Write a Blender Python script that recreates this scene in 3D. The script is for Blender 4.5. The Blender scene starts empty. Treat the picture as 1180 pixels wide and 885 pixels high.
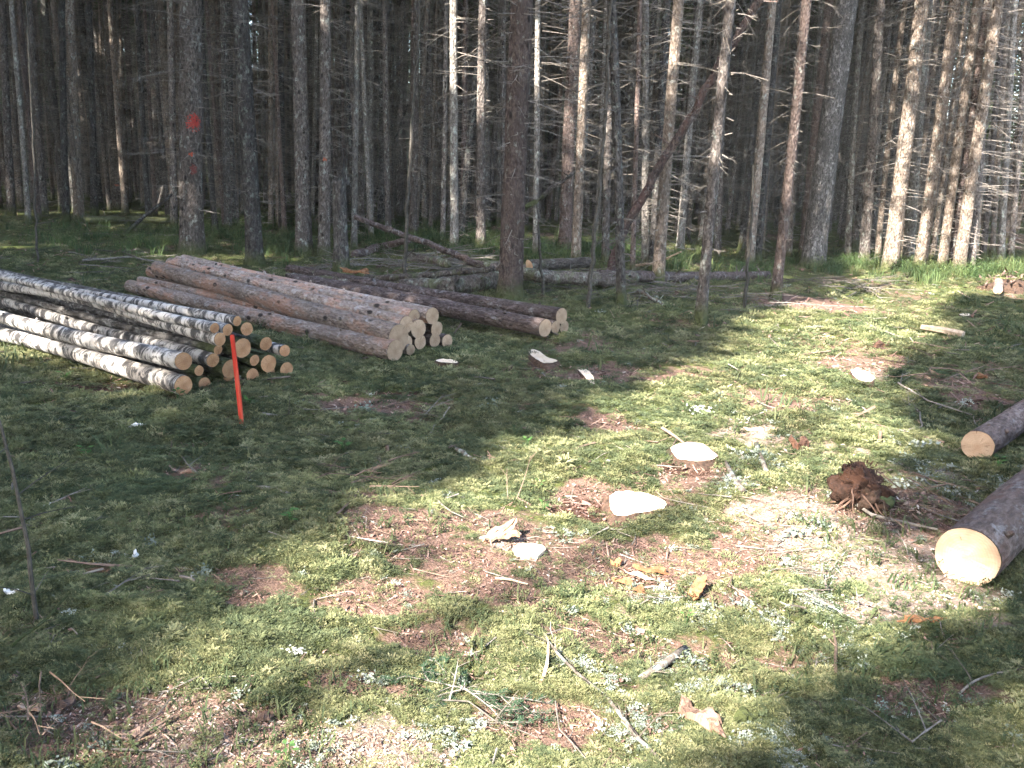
import bpy, math, random
import numpy as np
from mathutils import Vector, Matrix, Quaternion

SC = bpy.context.scene
COL = SC.collection
rnd = random.Random(7)
nr = np.random.default_rng(11)

# ------------------------------------------------------------------ camera, world, sun, exposure
W0, H0, F = 1180.0, 885.0, 980.0          # photograph size and focal length in its pixels
CAM_H, PITCH, ROLL = 1.60, math.radians(14.2), math.radians(2.0)
cam_d = bpy.data.cameras.new('camera')
cam = bpy.data.objects.new('camera', cam_d)
COL.objects.link(cam)
cam_d.sensor_width = 36.0
cam_d.lens = 36.0 * F / W0
cam_d.clip_start = 0.05
cam_d.clip_end = 2000.0
_f = Vector((0, math.cos(PITCH), -math.sin(PITCH)))
_r0 = Vector((1, 0, 0))
_u0 = Vector((0, math.sin(PITCH), math.cos(PITCH)))
_r = _r0 * math.cos(ROLL) + _u0 * math.sin(ROLL)
_u = _u0 * math.cos(ROLL) - _r0 * math.sin(ROLL)
_m = Matrix((_r, _u, -_f)).transposed().to_4x4()
_m.translation = Vector((0, 0, CAM_H))
cam.matrix_world = _m
SC.camera = cam

SUN_EL = math.radians(40.0)
SUN_DIR = Vector((0.64, 0.77, 0)).normalized() * math.cos(SUN_EL) + Vector((0, 0, -math.sin(SUN_EL)))  # travel of the light
world = bpy.data.worlds.new('World')
SC.world = world
world.use_nodes = True
wn = world.node_tree.nodes
bg = wn.get('Background')
sky = wn.new('ShaderNodeTexSky')
sky.sky_type = 'NISHITA'
sky.sun_disc = False
sky.sun_elevation = SUN_EL
# the sun stands opposite to the travel of its light; rotation is measured from +Y towards +X
sky.sun_rotation = math.atan2(-SUN_DIR.x, -SUN_DIR.y)
sky.air_density = 1.0
sky.dust_density = 2.0
world.node_tree.links.new(sky.outputs[0], bg.inputs[0])
bg.inputs[1].default_value = 0.15
sun_d = bpy.data.lights.new('sun', 'SUN')
sun_d.energy = 3.1
sun_d.angle = math.radians(0.5)
sun_d.color = (1.0, 0.95, 0.87)
sun = bpy.data.objects.new('sun', sun_d)
COL.objects.link(sun)
sun.rotation_euler = SUN_DIR.to_track_quat('-Z', 'Y').to_euler()
sun.location = (-20, -25, 30)
SC.view_settings.view_transform = 'Standard'
SC.view_settings.look = 'None'
SC.view_settings.gamma = 1.0
SC.view_settings.use_curve_mapping = False
SC.view_settings.exposure = 4.0
try:
    SC.cycles.use_denoising = True
    SC.cycles.max_bounces = 5
    SC.cycles.diffuse_bounces = 4
    SC.cycles.glossy_bounces = 2
    SC.cycles.transmission_bounces = 3
    SC.cycles.sample_clamp_indirect = 6.0
except Exception:
    pass

# ------------------------------------------------------------------ noise, terrain height, photo <-> ground
_T = nr.random((256, 256))


def vn(x, y, s=0):
    x = np.asarray(x, float) + s * 17.31
    y = np.asarray(y, float) + s * 9.73
    xi = np.floor(x).astype(int)
    yi = np.floor(y).astype(int)
    fx = x - xi
    fy = y - yi
    fx = fx * fx * (3 - 2 * fx)
    fy = fy * fy * (3 - 2 * fy)
    a = _T[xi & 255, yi & 255]
    b = _T[(xi + 1) & 255, yi & 255]
    c = _T[xi & 255, (yi + 1) & 255]
    d = _T[(xi + 1) & 255, (yi + 1) & 255]
    return (a * (1 - fx) + b * fx) * (1 - fy) + (c * (1 - fx) + d * fx) * fy


def fbm(x, y, s=0, o=4):
    t, a, n = 0, 1.0, 0
    for k in range(o):
        t = t + a * vn(np.asarray(x) * 2 ** k, np.asarray(y) * 2 ** k, s + k)
        n += a
        a *= 0.5
    return t / n


def hgt(x, y):
    return (0.26 * (vn(np.asarray(x) / 4.5, np.asarray(y) / 4.5, 3) - 0.5)
            + 0.15 * (vn(np.asarray(x) / 1.5, np.asarray(y) / 1.5, 5) - 0.5)
            + 0.06 * (vn(np.asarray(x) / 0.5, np.asarray(y) / 0.5, 6) - 0.5))


CR, CU, CF = (np.array(v) for v in (_r, _u, _f))


def ray(px, py):
    px = np.asarray(px, float)
    py = np.asarray(py, float)
    d = ((px - W0 / 2) / F)[..., None] * CR - ((py - H0 / 2) / F)[..., None] * CU + CF
    return d


def ground_px(px, py):
    """photo pixels -> points on the terrain"""
    d = ray(px, py)
    dz = np.minimum(d[..., 2], -0.004)
    z = np.zeros(d.shape[:-1])
    for _ in range(14):
        t = (z - CAM_H) / dz
        x, y = d[..., 0] * t, d[..., 1] * t
        z = 0.5 * z + 0.5 * hgt(x, y)
    return x, y, hgt(x, y)


def gp(px, py, z=0.0):
    if z:
        d = ray(px, py)
        g = gp(px, py)
        t = (g.z + z - CAM_H) / d[2]
        return Vector((d[0] * t, d[1] * t, g.z + z))
    x, y, h = ground_px(np.array([px]), np.array([py]))
    return Vector((x[0], y[0], h[0]))


def proj(x, y, z):
    p = np.stack([np.asarray(x, float), np.asarray(y, float), np.asarray(z, float) - CAM_H], -1)
    w = p @ CF
    ws = np.where(np.abs(w) < 1e-4, 1e-4, w)
    return W0 / 2 + F * (p @ CR) / ws, H0 / 2 - F * (p @ CU) / ws, w


def at_plane(px, py, p0, n):
    """where the sight line of a photo pixel meets the plane through p0 with normal n"""
    d = Vector(ray(px, py))
    o = Vector((0, 0, CAM_H))
    return o + d * ((p0 - o).dot(n) / d.dot(n))


def inpoly(x, y, poly):
    x = np.asarray(x)
    y = np.asarray(y)
    r = np.zeros(x.shape, bool)
    n = len(poly)
    for i in range(n):
        x1, y1 = poly[i]
        x2, y2 = poly[(i + 1) % n]
        c = ((y1 > y) != (y2 > y)) & (x < (x2 - x1) * (y - y1) / ((y2 - y1) or 1e-9) + x1)
        r ^= c
    return r


# ------------------------------------------------------------------ materials
def S(c):
    return (c[0], c[1], c[2], 1.0)


class Mat:
    def __init__(self, name, rough=0.85, spec=0.2):
        self.m = bpy.data.materials.new(name)
        self.m.use_nodes = True
        self.t = self.m.node_tree
        self.b = self.t.nodes['Principled BSDF']
        self.b.inputs['Roughness'].default_value = rough
        self.b.inputs['Specular IOR Level'].default_value = spec

    def n(self, typ, **kw):
        nd = self.t.nodes.new(typ)
        for k, v in kw.items():
            if k.startswith('i_'):
                nd.inputs[k[2:].replace('_', ' ')].default_value = v
            else:
                setattr(nd, k, v)
        return nd

    def L(self, a, b):
        self.t.links.new(a, b)

    def co(self, scale=(1, 1, 1), out='Object', rand=False):
        tc = self.n('ShaderNodeTexCoord')
        mp = self.n('ShaderNodeMapping')
        mp.inputs['Scale'].default_value = scale
        self.L(tc.outputs[out], mp.inputs['Vector'])
        if rand:
            oi = self.n('ShaderNodeObjectInfo')
            mu = self.n('ShaderNodeMath', operation='MULTIPLY')
            mu.inputs[1].default_value = 37.0
            self.L(oi.outputs['Random'], mu.inputs[0])
            self.L(mu.outputs[0], mp.inputs['Location'])
        return mp.outputs[0]

    def noise(self, vec, scale, detail=5, rough=0.6, dist=0.0):
        nd = self.n('ShaderNodeTexNoise')
        nd.inputs['Scale'].default_value = scale
        nd.inputs['Detail'].default_value = detail
        nd.inputs['Roughness'].default_value = rough
        nd.inputs['Distortion'].default_value = dist
        if vec is not None:
            self.L(vec, nd.inputs['Vector'])
        return nd.outputs['Fac']

    def vor(self, vec, scale, feature='F1', rnd_=1.0):
        nd = self.n('ShaderNodeTexVoronoi', feature=feature)
        nd.inputs['Scale'].default_value = scale
        nd.inputs['Randomness'].default_value = rnd_
        self.L(vec, nd.inputs['Vector'])
        return nd.outputs['Distance']

    def ramp(self, fac, stops, interp='LINEAR'):
        nd = self.n('ShaderNodeValToRGB')
        cr = nd.color_ramp
        cr.interpolation = interp
        while len(cr.elements) < len(stops):
            cr.elements.new(0.5)
        for e, (p, c) in zip(cr.elements, stops):
            e.position = p
            e.color = S(c) if not isinstance(c, (int, float)) else (c, c, c, 1)
        self.L(fac, nd.inputs[0])
        return nd.outputs[0]

    def mix(self, fac, a, b, mode='MIX'):
        nd = self.n('ShaderNodeMix', data_type='RGBA', blend_type=mode)
        for sock, v in ((nd.inputs[0], fac), (nd.inputs[6], a), (nd.inputs[7], b)):
            if isinstance(v, (int, float)):
                sock.default_value = v
            elif isinstance(v, tuple):
                sock.default_value = S(v)
            else:
                self.L(v, sock)
        return nd.outputs[2]

    def math(self, op, a, b=None, clamp=False):
        nd = self.n('ShaderNodeMath', operation=op, use_clamp=clamp)
        for i, v in enumerate((a, b)):
            if v is None:
                continue
            if isinstance(v, (int, float)):
                nd.inputs[i].default_value = v
            else:
                self.L(v, nd.inputs[i])
        return nd.outputs[0]

    def rand(self):
        return self.n('ShaderNodeObjectInfo').outputs['Random']

    def attr(self, name):
        return self.n('ShaderNodeAttribute', attribute_name=name).outputs['Fac']

    def col(self, c):
        if isinstance(c, tuple):
            self.b.inputs['Base Color'].default_value = S(c)
        else:
            self.L(c, self.b.inputs['Base Color'])
        return self

    def bump(self, h, strength=0.5, dist=0.02):
        nd = self.n('ShaderNodeBump')
        nd.inputs['Strength'].default_value = strength
        nd.inputs['Distance'].default_value = dist
        self.L(h, nd.inputs['Height'])
        self.L(nd.outputs[0], self.b.inputs['Normal'])
        return self


MATS = {}


def bark(name, dark, mid, light, lichen=0.3, knots=0.5, lichen_col=(0.36, 0.38, 0.33), moss=True, peel=None):
    """scaly conifer bark: cracked plates, dark knots, pale lichen spots, mossy foot; z runs along the stem"""
    m = Mat(name, 0.9, 0.15)
    v = m.co((1, 1, 0.45), rand=True)
    n1 = m.noise(v, 30, 8, 0.72, 0.6)
    c = m.ramp(n1, [(0.36, dark), (0.5, mid), (0.64, light)])
    n2 = m.noise(m.co((1, 1, 0.6), rand=True), 3.0, 4, 0.6)
    c = m.mix(m.ramp(n2, [(0.4, 0.0), (0.65, 0.6)]), c, tuple(x * 0.55 for x in mid))
    if peel:
        n4 = m.noise(m.co((1, 1, 0.35), rand=True), 4.2, 5, 0.65)
        c = m.mix(m.ramp(n4, [(0.5, 0.0), (0.6, 0.75)]), c, peel)
    n3 = m.noise(m.co((1, 1, 0.7), rand=True), 11, 7, 0.7)
    c = m.mix(m.ramp(n3, [(0.60 - 0.12 * lichen, 0.0), (0.70 - 0.08 * lichen, min(1.0, 0.4 + lichen))]), c, lichen_col)
    k = m.vor(m.co((1, 1, 0.55), rand=True), 6.5)
    kf = m.ramp(k, [(0.10, knots), (0.19, 0.0)])
    c = m.mix(kf, c, (0.018, 0.014, 0.012))
    # every stem has its own tone
    r = m.rand()
    hs = m.n('ShaderNodeHueSaturation')
    m.L(m.math('ADD', m.math('MULTIPLY', r, 0.7), 0.65), hs.inputs['Value'])
    hs.inputs['Saturation'].default_value = 0.95
    m.L(c, hs.inputs['Color'])
    c = hs.outputs[0]
    if moss:
        sep = m.n('ShaderNodeSeparateXYZ')
        m.L(m.co(), sep.inputs[0])
        g = m.math('SUBTRACT', m.ramp(sep.outputs[2], [(0.0, 0.75), (0.45, 0.0)]), m.math('MULTIPLY', m.noise(m.co(), 9, 4), 0.55))
        c = m.mix(m.ramp(g, [(0.0, 0.0), (0.35, 0.85)]), c, (0.055, 0.065, 0.02))
    m.col(c)
    h = m.math('ADD', m.math('MULTIPLY', m.noise(v, 26, 8, 0.75), 1.0), m.math('MULTIPLY', m.vor(m.co((1, 1, 0.5), rand=True), 40), 0.8))
    m.bump(h, 1.0, 0.028)
    MATS[name] = m.m
    return m


bark('bark_grey', (0.028, 0.022, 0.019), (0.105, 0.085, 0.074), (0.235, 0.20, 0.175), 0.35, 0.95)
bark('bark_pale', (0.06, 0.051, 0.043), (0.16, 0.14, 0.122), (0.29, 0.262, 0.232), 0.45, 0.7)
bark('bark_red', (0.035, 0.022, 0.018), (0.105, 0.074, 0.062), (0.185, 0.138, 0.116), 0.2, 0.9)
bark('bark_red_dead', (0.02, 0.014, 0.012), (0.085, 0.057, 0.047), (0.18, 0.128, 0.105), 0.25, 0.5, (0.25, 0.24, 0.22), False, (0.085, 0.045, 0.036))
bark('bark_dark', (0.014, 0.012, 0.011), (0.055, 0.047, 0.042), (0.125, 0.112, 0.10), 0.4, 0.6, (0.2, 0.225, 0.19))
bark('bark_tan', (0.06, 0.043, 0.032), (0.165, 0.124, 0.094), (0.29, 0.235, 0.19), 0.35, 0.7)
bark('bark_log', (0.10, 0.072, 0.058), (0.26, 0.198, 0.162), (0.39, 0.315, 0.265), 0.45, 0.95, (0.36, 0.33, 0.31), False, (0.36, 0.20, 0.135))
bark('bark_log_brown', (0.06, 0.042, 0.034), (0.17, 0.118, 0.096), (0.29, 0.22, 0.19), 0.35, 0.6, (0.33, 0.30, 0.28), False, (0.19, 0.105, 0.075))
bark('bark_log_dark', (0.028, 0.02, 0.018), (0.085, 0.06, 0.052), (0.16, 0.125, 0.115), 0.3, 0.4, (0.24, 0.23, 0.22), False)
bark('bark_fallen', (0.03, 0.024, 0.02), (0.10, 0.078, 0.064), (0.2, 0.165, 0.14), 0.5, 0.3, (0.24, 0.25, 0.2), False, (0.09, 0.1, 0.045))
bark('bark_birch_rough', (0.025, 0.022, 0.02), (0.085, 0.076, 0.069), (0.20, 0.185, 0.17), 0.4, 0.2, (0.34, 0.32, 0.29))


def birch_bark():
    m = Mat('bark_birch', 0.6, 0.3)
    base = m.mix(m.noise(m.co((1, 1, 0.5), rand=True), 7, 4), (0.28, 0.25, 0.222), (0.49, 0.465, 0.435))
    base = m.mix(m.ramp(m.noise(m.co((1, 1, 0.4), rand=True), 3, 3), [(0.55, 0.0), (0.7, 0.6)]), base, (0.45, 0.36, 0.27))
    bands = m.noise(m.co((1.5, 1.5, 2.6), rand=True), 4.6, 7, 0.70, 0.9)
    c = m.mix(m.ramp(bands, [(0.47, 0.0), (0.50, 0.45), (0.56, 0.97)]), base, (0.022, 0.02, 0.02))
    fine = m.noise(m.co((1, 1, 9), rand=True), 7, 5, 0.6)
    c = m.mix(m.ramp(fine, [(0.60, 0.0), (0.66, 0.75)]), c, (0.05, 0.042, 0.038))
    len_ = m.noise(m.co((2.5, 2.5, 22), rand=True), 8, 2, 0.5)
    c = m.mix(m.ramp(len_, [(0.64, 0.0), (0.67, 0.8)]), c, (0.08, 0.06, 0.05))
    m.col(c)
    m.bump(m.math('ADD', bands, m.math('MULTIPLY', fine, 0.5)), 0.5, 0.008)
    MATS['bark_birch'] = m.m


birch_bark()


def cut_wood(name, pale, mid, core, ring=0.35):
    m = Mat(name, 0.75, 0.2)
    sep = m.n('ShaderNodeSeparateXYZ')
    v = m.co()
    m.L(v, sep.inputs[0])
    r = m.math('SQRT', m.math('ADD', m.math('POWER', sep.outputs[0], 2.0), m.math('POWER', sep.outputs[1], 2.0)))
    r = m.math('ADD', r, m.math('MULTIPLY', m.noise(v, 9, 3), 0.02))
    rings = m.math('SINE', m.math('MULTIPLY', r, 520.0))
    c = m.mix(m.ramp(m.noise(v, 14, 5), [(0.35, 0.0), (0.65, 1.0)]), pale, mid)
    c = m.mix(m.math('MULTIPLY', m.math('ADD', rings, 1.0), ring * 0.5), c, tuple(x * 0.72 for x in mid))
    c = m.mix(m.ramp(r, [(0.0, 0.55), (0.05, 0.0)]), c, core)
    ang = m.math('ARCTAN2', sep.outputs[1], sep.outputs[0])
    cv = m.n('ShaderNodeCombineXYZ')
    m.L(m.math('MULTIPLY', ang, 3.0), cv.inputs[0])
    m.L(m.math('MULTIPLY', m.rand(), 50.0), cv.inputs[1])
    m.L(m.math('MULTIPLY', r, 6.0), cv.inputs[2])
    crack = m.ramp(m.noise(cv.outputs[0], 2.2, 2, 0.5), [(0.66, 0.0), (0.70, 0.6)])
    c = m.mix(crack, c, tuple(x * 0.3 for x in core))
    c = m.mix(m.ramp(m.noise(m.co(rand=True), 6, 3, 0.5), [(0.5, 0.0), (0.75, 0.4)]), c, tuple(x * 0.6 for x in core))
    saw = m.noise(m.co((3, 40, 3), rand=True), 3, 3)
    c = m.mix(m.ramp(saw, [(0.5, 0.0), (0.8, 0.35)]), c, core)
    hs = m.n('ShaderNodeHueSaturation')
    m.L(m.math('ADD', m.math('MULTIPLY', m.rand(), 0.45), 0.75), hs.inputs['Value'])
    m.L(c, hs.inputs['Color'])
    m.col(hs.outputs[0])
    m.bump(saw, 0.35, 0.004)
    MATS[name] = m.m


cut_wood('wood_birch', (0.33, 0.19, 0.10), (0.24, 0.12, 0.058), (0.14, 0.06, 0.026))
cut_wood('wood_spruce', (0.33, 0.235, 0.155), (0.25, 0.165, 0.105), (0.16, 0.09, 0.05))
cut_wood('wood_fresh', (0.56, 0.40, 0.27), (0.47, 0.31, 0.20), (0.34, 0.19, 0.11), 0.25)
cut_wood('wood_stump', (0.66, 0.54, 0.40), (0.62, 0.48, 0.34), (0.50, 0.35, 0.22), 0.2)


def plain(name, a, b, scale=20, rough=0.9, bump=0.4, stretch=(1, 1, 1), rand=0.5, third=None, dist=0.006):
    m = Mat(name, rough, 0.15)
    v = m.co(stretch, rand=True)
    n = m.noise(v, scale, 6, 0.65)
    c = m.ramp(n, [(0.32, a), (0.68, b)])
    if third:
        c = m.mix(m.ramp(m.noise(v, scale * 0.35, 4), [(0.5, 0.0), (0.62, 0.85)]), c, third)
    if rand:
        hs = m.n('ShaderNodeHueSaturation')
        m.L(m.math('ADD', m.math('MULTIPLY', m.rand(), rand), 1 - rand / 2), hs.inputs['Value'])
        m.L(c, hs.inputs['Color'])
        c = hs.outputs[0]
    m.col(c)
    m.bump(n, bump, dist)
    MATS[name] = m.m
    return m


plain('twig', (0.06, 0.05, 0.043), (0.19, 0.165, 0.14), 30, rand=0.9)
plain('stick_grey', (0.07, 0.058, 0.048), (0.20, 0.175, 0.148), 26, stretch=(1, 1, 0.3), rand=0.9)
plain('stick_brown', (0.055, 0.038, 0.028), (0.16, 0.11, 0.08), 26, stretch=(1, 1, 0.3))
plain('stick_pale', (0.25, 0.18, 0.12), (0.45, 0.35, 0.25), 22, stretch=(1, 1, 0.2))
plain('lichen_wood', (0.04, 0.032, 0.026), (0.13, 0.105, 0.085), 60, third=(0.24, 0.27, 0.225), stretch=(1, 1, 0.8), dist=0.012)
plain('split_wood', (0.20, 0.12, 0.08), (0.46, 0.33, 0.23), 16, stretch=(3, 3, 0.25), third=(0.22, 0.11, 0.065), bump=0.8, dist=0.012)
plain('split_red', (0.06, 0.034, 0.024), (0.20, 0.12, 0.085), 22, stretch=(3, 3, 0.25), third=(0.30, 0.20, 0.14), bump=0.8, dist=0.012)
plain('rotten_orange', (0.10, 0.05, 0.025), (0.25, 0.125, 0.06), 22, stretch=(2, 2, 0.4), third=(0.12, 0.05, 0.022), bump=0.8, dist=0.012)
plain('rotten_brown', (0.016, 0.009, 0.006), (0.07, 0.037, 0.026), 26, third=(0.085, 0.04, 0.024), bump=1.0, dist=0.02)
plain('soil_dark', (0.02, 0.014, 0.01), (0.085, 0.05, 0.034), 30, bump=0.9, dist=0.015)
plain('root_bark', (0.06, 0.035, 0.024), (0.17, 0.105, 0.075), 30, stretch=(1, 1, 0.3))
plain('bark_flake', (0.055, 0.036, 0.028), (0.17, 0.115, 0.092), 26, rand=1.0, third=(0.10, 0.05, 0.032))
plain('white_bark', (0.55, 0.53, 0.50), (0.78, 0.76, 0.73), 14, bump=0.3)
plain('cone_scale', (0.10, 0.06, 0.035), (0.2, 0.13, 0.085), 40)
plain('stake_paint', (0.27, 0.020, 0.012), (0.42, 0.034, 0.018), 14, rough=0.6, rand=0, bump=0.4, stretch=(4, 4, 0.6), third=(0.40, 0.07, 0.04))
plain('sapling_stem', (0.022, 0.02, 0.017), (0.07, 0.062, 0.052), 30)


def leafy(name, stops, trans=0.35, rough=0.7, patch=0.9, pstops=None):
    """small leaves and needles: a tone per plant, a drift of tone over the place, some light through the leaf"""
    m = Mat(name, rough, 0.2)
    c = m.ramp(m.rand(), stops)
    g = m.n('ShaderNodeNewGeometry')
    n = m.noise(g.outputs['Position'], patch, 4, 0.6)
    hs = m.n('ShaderNodeHueSaturation')
    m.L(m.ramp(n, [(0.3, 0.62), (0.7, 1.0)]), hs.inputs['Value'])
    m.L(m.ramp(n, [(0.3, 0.475), (0.7, 0.505)]), hs.inputs['Hue'])
    hs.inputs['Saturation'].default_value = 0.88 if name.startswith('moss') else 1.0
    m.L(c, hs.inputs['Color'])
    m.col(hs.outputs[0])
    tr = m.n('ShaderNodeBsdfTranslucent')
    m.L(hs.outputs[0], tr.inputs['Color'])
    mx = m.n('ShaderNodeMixShader')
    mx.inputs[0].default_value = trans
    m.L(m.b.outputs[0], mx.inputs[1])
    m.L(tr.outputs[0], mx.inputs[2])
    m.L(mx.outputs[0], m.t.nodes['Material Output'].inputs['Surface'])
    MATS[name] = m.m


leafy('moss_leaf', [(0.0, (0.062, 0.080, 0.030)), (0.35, (0.120, 0.140, 0.050)), (0.7, (0.205, 0.212, 0.080)), (1.0, (0.31, 0.295, 0.13))], 0.3)
leafy('moss_deep', [(0.0, (0.040, 0.060, 0.024)), (0.6, (0.085, 0.110, 0.042)), (1.0, (0.15, 0.165, 0.066))], 0.3)
leafy('grass_leaf', [(0.0, (0.036, 0.066, 0.024)), (0.6, (0.07, 0.115, 0.04)), (1.0, (0.13, 0.16, 0.062))], 0.35)
leafy('herb_leaf', [(0.0, (0.04, 0.10, 0.03)), (1.0, (0.09, 0.2, 0.05))], 0.4)
leafy('herb_low', [(0.0, (0.045, 0.068, 0.03)), (0.6, (0.08, 0.105, 0.045)), (1.0, (0.15, 0.16, 0.075))], 0.35)
leafy('needle', [(0.0, (0.028, 0.052, 0.021)), (0.6, (0.055, 0.092, 0.032)), (1.0, (0.09, 0.125, 0.042))], 0.35)
leafy('sprig_needle', [(0.0, (0.025, 0.055, 0.030)), (1.0, (0.05, 0.09, 0.045))], 0.25)
leafy('lichen_leaf', [(0.0, (0.13, 0.155, 0.12)), (0.6, (0.23, 0.26, 0.21)), (1.0, (0.36, 0.38, 0.32))], 0.15, 0.9)
leafy('litter_leaf', [(0.0, (0.055, 0.035, 0.026)), (0.35, (0.13, 0.08, 0.058)), (0.7, (0.25, 0.155, 0.115)), (1.0, (0.36, 0.26, 0.2))], 0.1, 0.9)
leafy('chip_wood', [(0.0, (0.17, 0.11, 0.08)), (0.4, (0.31, 0.23, 0.175)), (0.8, (0.46, 0.38, 0.31)), (1.0, (0.58, 0.52, 0.45))], 0.05, 0.9)


def ground_material():
    m = Mat('forest_floor', 0.95, 0.1)
    g = m.n('ShaderNodeNewGeometry')
    p = g.outputs['Position']
    n1 = m.noise(p, 28, 8, 0.7)
    n2 = m.noise(p, 1.3, 5, 0.6)
    n3 = m.noise(p, 110, 5, 0.7)
    moss = m.ramp(n1, [(0.3, (0.022, 0.026, 0.010)), (0.52, (0.060, 0.072, 0.020)), (0.75, (0.13, 0.14, 0.04))])
    moss = m.mix(m.ramp(n2, [(0.45, 0.0), (0.7, 0.5)]), moss, (0.05, 0.038, 0.024))
    lit = m.ramp(n3, [(0.28, (0.045, 0.027, 0.02)), (0.5, (0.135, 0.082, 0.06)), (0.72, (0.27, 0.18, 0.135))])
    saw = m.ramp(n3, [(0.3, (0.11, 0.075, 0.06)), (0.55, (0.23, 0.17, 0.135)), (0.75, (0.40, 0.32, 0.265))])
    soil = m.ramp(n1, [(0.3, (0.018, 0.012, 0.009)), (0.7, (0.10, 0.05, 0.032))])
    jit = m.math('MULTIPLY', m.math('SUBTRACT', m.noise(p, 9, 6, 0.7), 0.5), 1.3)

    def msk(a, lo=0.35, hi=0.6):
        return m.ramp(m.math('ADD', m.attr(a), jit), [(lo, 0.0), (hi, 1.0)])
    c = m.mix(msk('litter'), moss, lit)
    c = m.mix(msk('saw'), c, saw)
    c = m.mix(msk('soil'), c, soil)
    m.col(c)
    m.bump(m.math('ADD', n1, m.math('MULTIPLY', n3, 0.5)), 1.0, 0.03)
    MATS['forest_floor'] = m.m


ground_material()

# ------------------------------------------------------------------ object helpers
def tag(o, label=None, cat=None, group=None, kind=None):
    for k, v in (('label', label), ('category', cat), ('group', group), ('kind', kind)):
        if v:
            o[k] = v
    return o


def empty(name, loc=(0, 0, 0), rot=None):
    o = bpy.data.objects.new(name, None)
    o.empty_display_size = 0.1
    o.location = loc
    if rot is not None:
        o.rotation_mode = 'QUATERNION'
        o.rotation_quaternion = rot
    COL.objects.link(o)
    return o


class MB:
    """collects vertices and faces of one mesh"""

    def __init__(self):
        self.v, self.f = [], []

    def ring_tube(self, pts, rad, sides=8, jit=0.0, cap=True, seed=0, frame=None, ph=0.0):
        R = random.Random(seed)
        n0 = len(self.v)
        n = len(pts)
        for i, p in enumerate(pts):
            a = pts[max(i - 1, 0)]
            b = pts[min(i + 1, n - 1)]
            t = (b - a)
            t = t.normalized() if t.length > 1e-9 else Vector((0, 0, 1))
            ref = Vector((1, 0, 0)) if abs(t.x) < 0.8 else Vector((0, 1, 0))
            u = t.cross(ref).normalized()
            w = t.cross(u)
            for k in range(sides):
                an = 2 * math.pi * k / sides + ph
                r = rad[i] * (1 + (R.random() - 0.5) * jit)
                self.v.append(p + u * (math.cos(an) * r) + w * (math.sin(an) * r))
        for i in range(n - 1):
            for k in range(sides):
                a = n0 + i * sides + k
                b = n0 + i * sides + (k + 1) % sides
                self.f.append((a, b, b + sides, a + sides))
        if cap:
            self.f.append(tuple(n0 + k for k in range(sides))[::-1])
            self.f.append(tuple(n0 + (n - 1) * sides + k for k in range(sides)))

    def quad(self, a, b, c, d):
        n = len(self.v)
        self.v += [a, b, c, d]
        self.f.append((n, n + 1, n + 2, n + 3))

    def tri(self, a, b, c):
        n = len(self.v)
        self.v += [a, b, c]
        self.f.append((n, n + 1, n + 2))

    def leaf(self, p, d, up, ln, wd, fold=0.15):
        """a pointed leaf of two triangles along d"""
        s = d.cross(up)
        if s.length < 1e-6:
            s = Vector((1, 0, 0))
        s.normalize()
        nrm = s.cross(d).normalized()
        m = p + d * (ln * 0.45) - nrm * (ln * fold)
        n = len(self.v)
        self.v += [p, m + s * wd * 0.5 + nrm * ln * fold, p + d * ln, m - s * wd * 0.5 + nrm * ln * fold]
        self.f += [(n, n + 1, n + 2), (n, n + 2, n + 3)]

    def mesh(self, name, mat, smooth=False):
        me = bpy.data.meshes.new(name)
        me.from_pydata([tuple(v) for v in self.v], [], self.f)
        me.materials.append(MATS[mat] if isinstance(mat, str) else mat)
        if smooth:
            me.polygons.foreach_set('use_smooth', [True] * len(me.polygons))
        me.update()
        return me

    def build(self, name, mat, parent=None, smooth=False):
        return link(name, self.mesh(name, mat, smooth), parent)


def link(name, me, parent=None):
    o = bpy.data.objects.new(name, me)
    COL.objects.link(o)
    if parent is not None:
        o.parent = parent
    return o


def lump(name, mat, size, seed=0, rough=0.35, parent=None, cuts=3, flat=1.0, zcut=None):
    """an irregular solid: a subdivided ball pushed about by noise"""
    import bmesh
    bm = bmesh.new()
    bmesh.ops.create_icosphere(bm, subdivisions=cuts, radius=1.0)
    R = random.Random(seed)
    off = Vector((R.random() * 50, R.random() * 50, R.random() * 50))
    from mathutils import noise as mn
    for v in bm.verts:
        p = v.co.copy()
        d = mn.fractal(p * 1.3 + off, 1.0, 2.0, 4) * rough + mn.noise(p * 6 + off) * rough * 0.35 + mn.noise(p * 13 + off) * rough * 0.2
        q = p * (1 + d)
        v.co = Vector((q.x * size[0], q.y * size[1], q.z * size[2] * flat))
        if zcut is not None and v.co.z < zcut:
            v.co.z = zcut
    me = bpy.data.meshes.new(name)
    bm.to_mesh(me)
    bm.free()
    me.polygons.foreach_set('use_smooth', [True] * len(me.polygons))
    me.materials.append(MATS[mat])
    return link(name, me, parent)


# ------------------------------------------------------------------ what covers the ground where (kinds of cover, not light)
def blob(px, py, rx, ry, s=1.0):
    g = gp(px, py)
    return (g.x, g.y, rx, ry, s)


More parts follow.
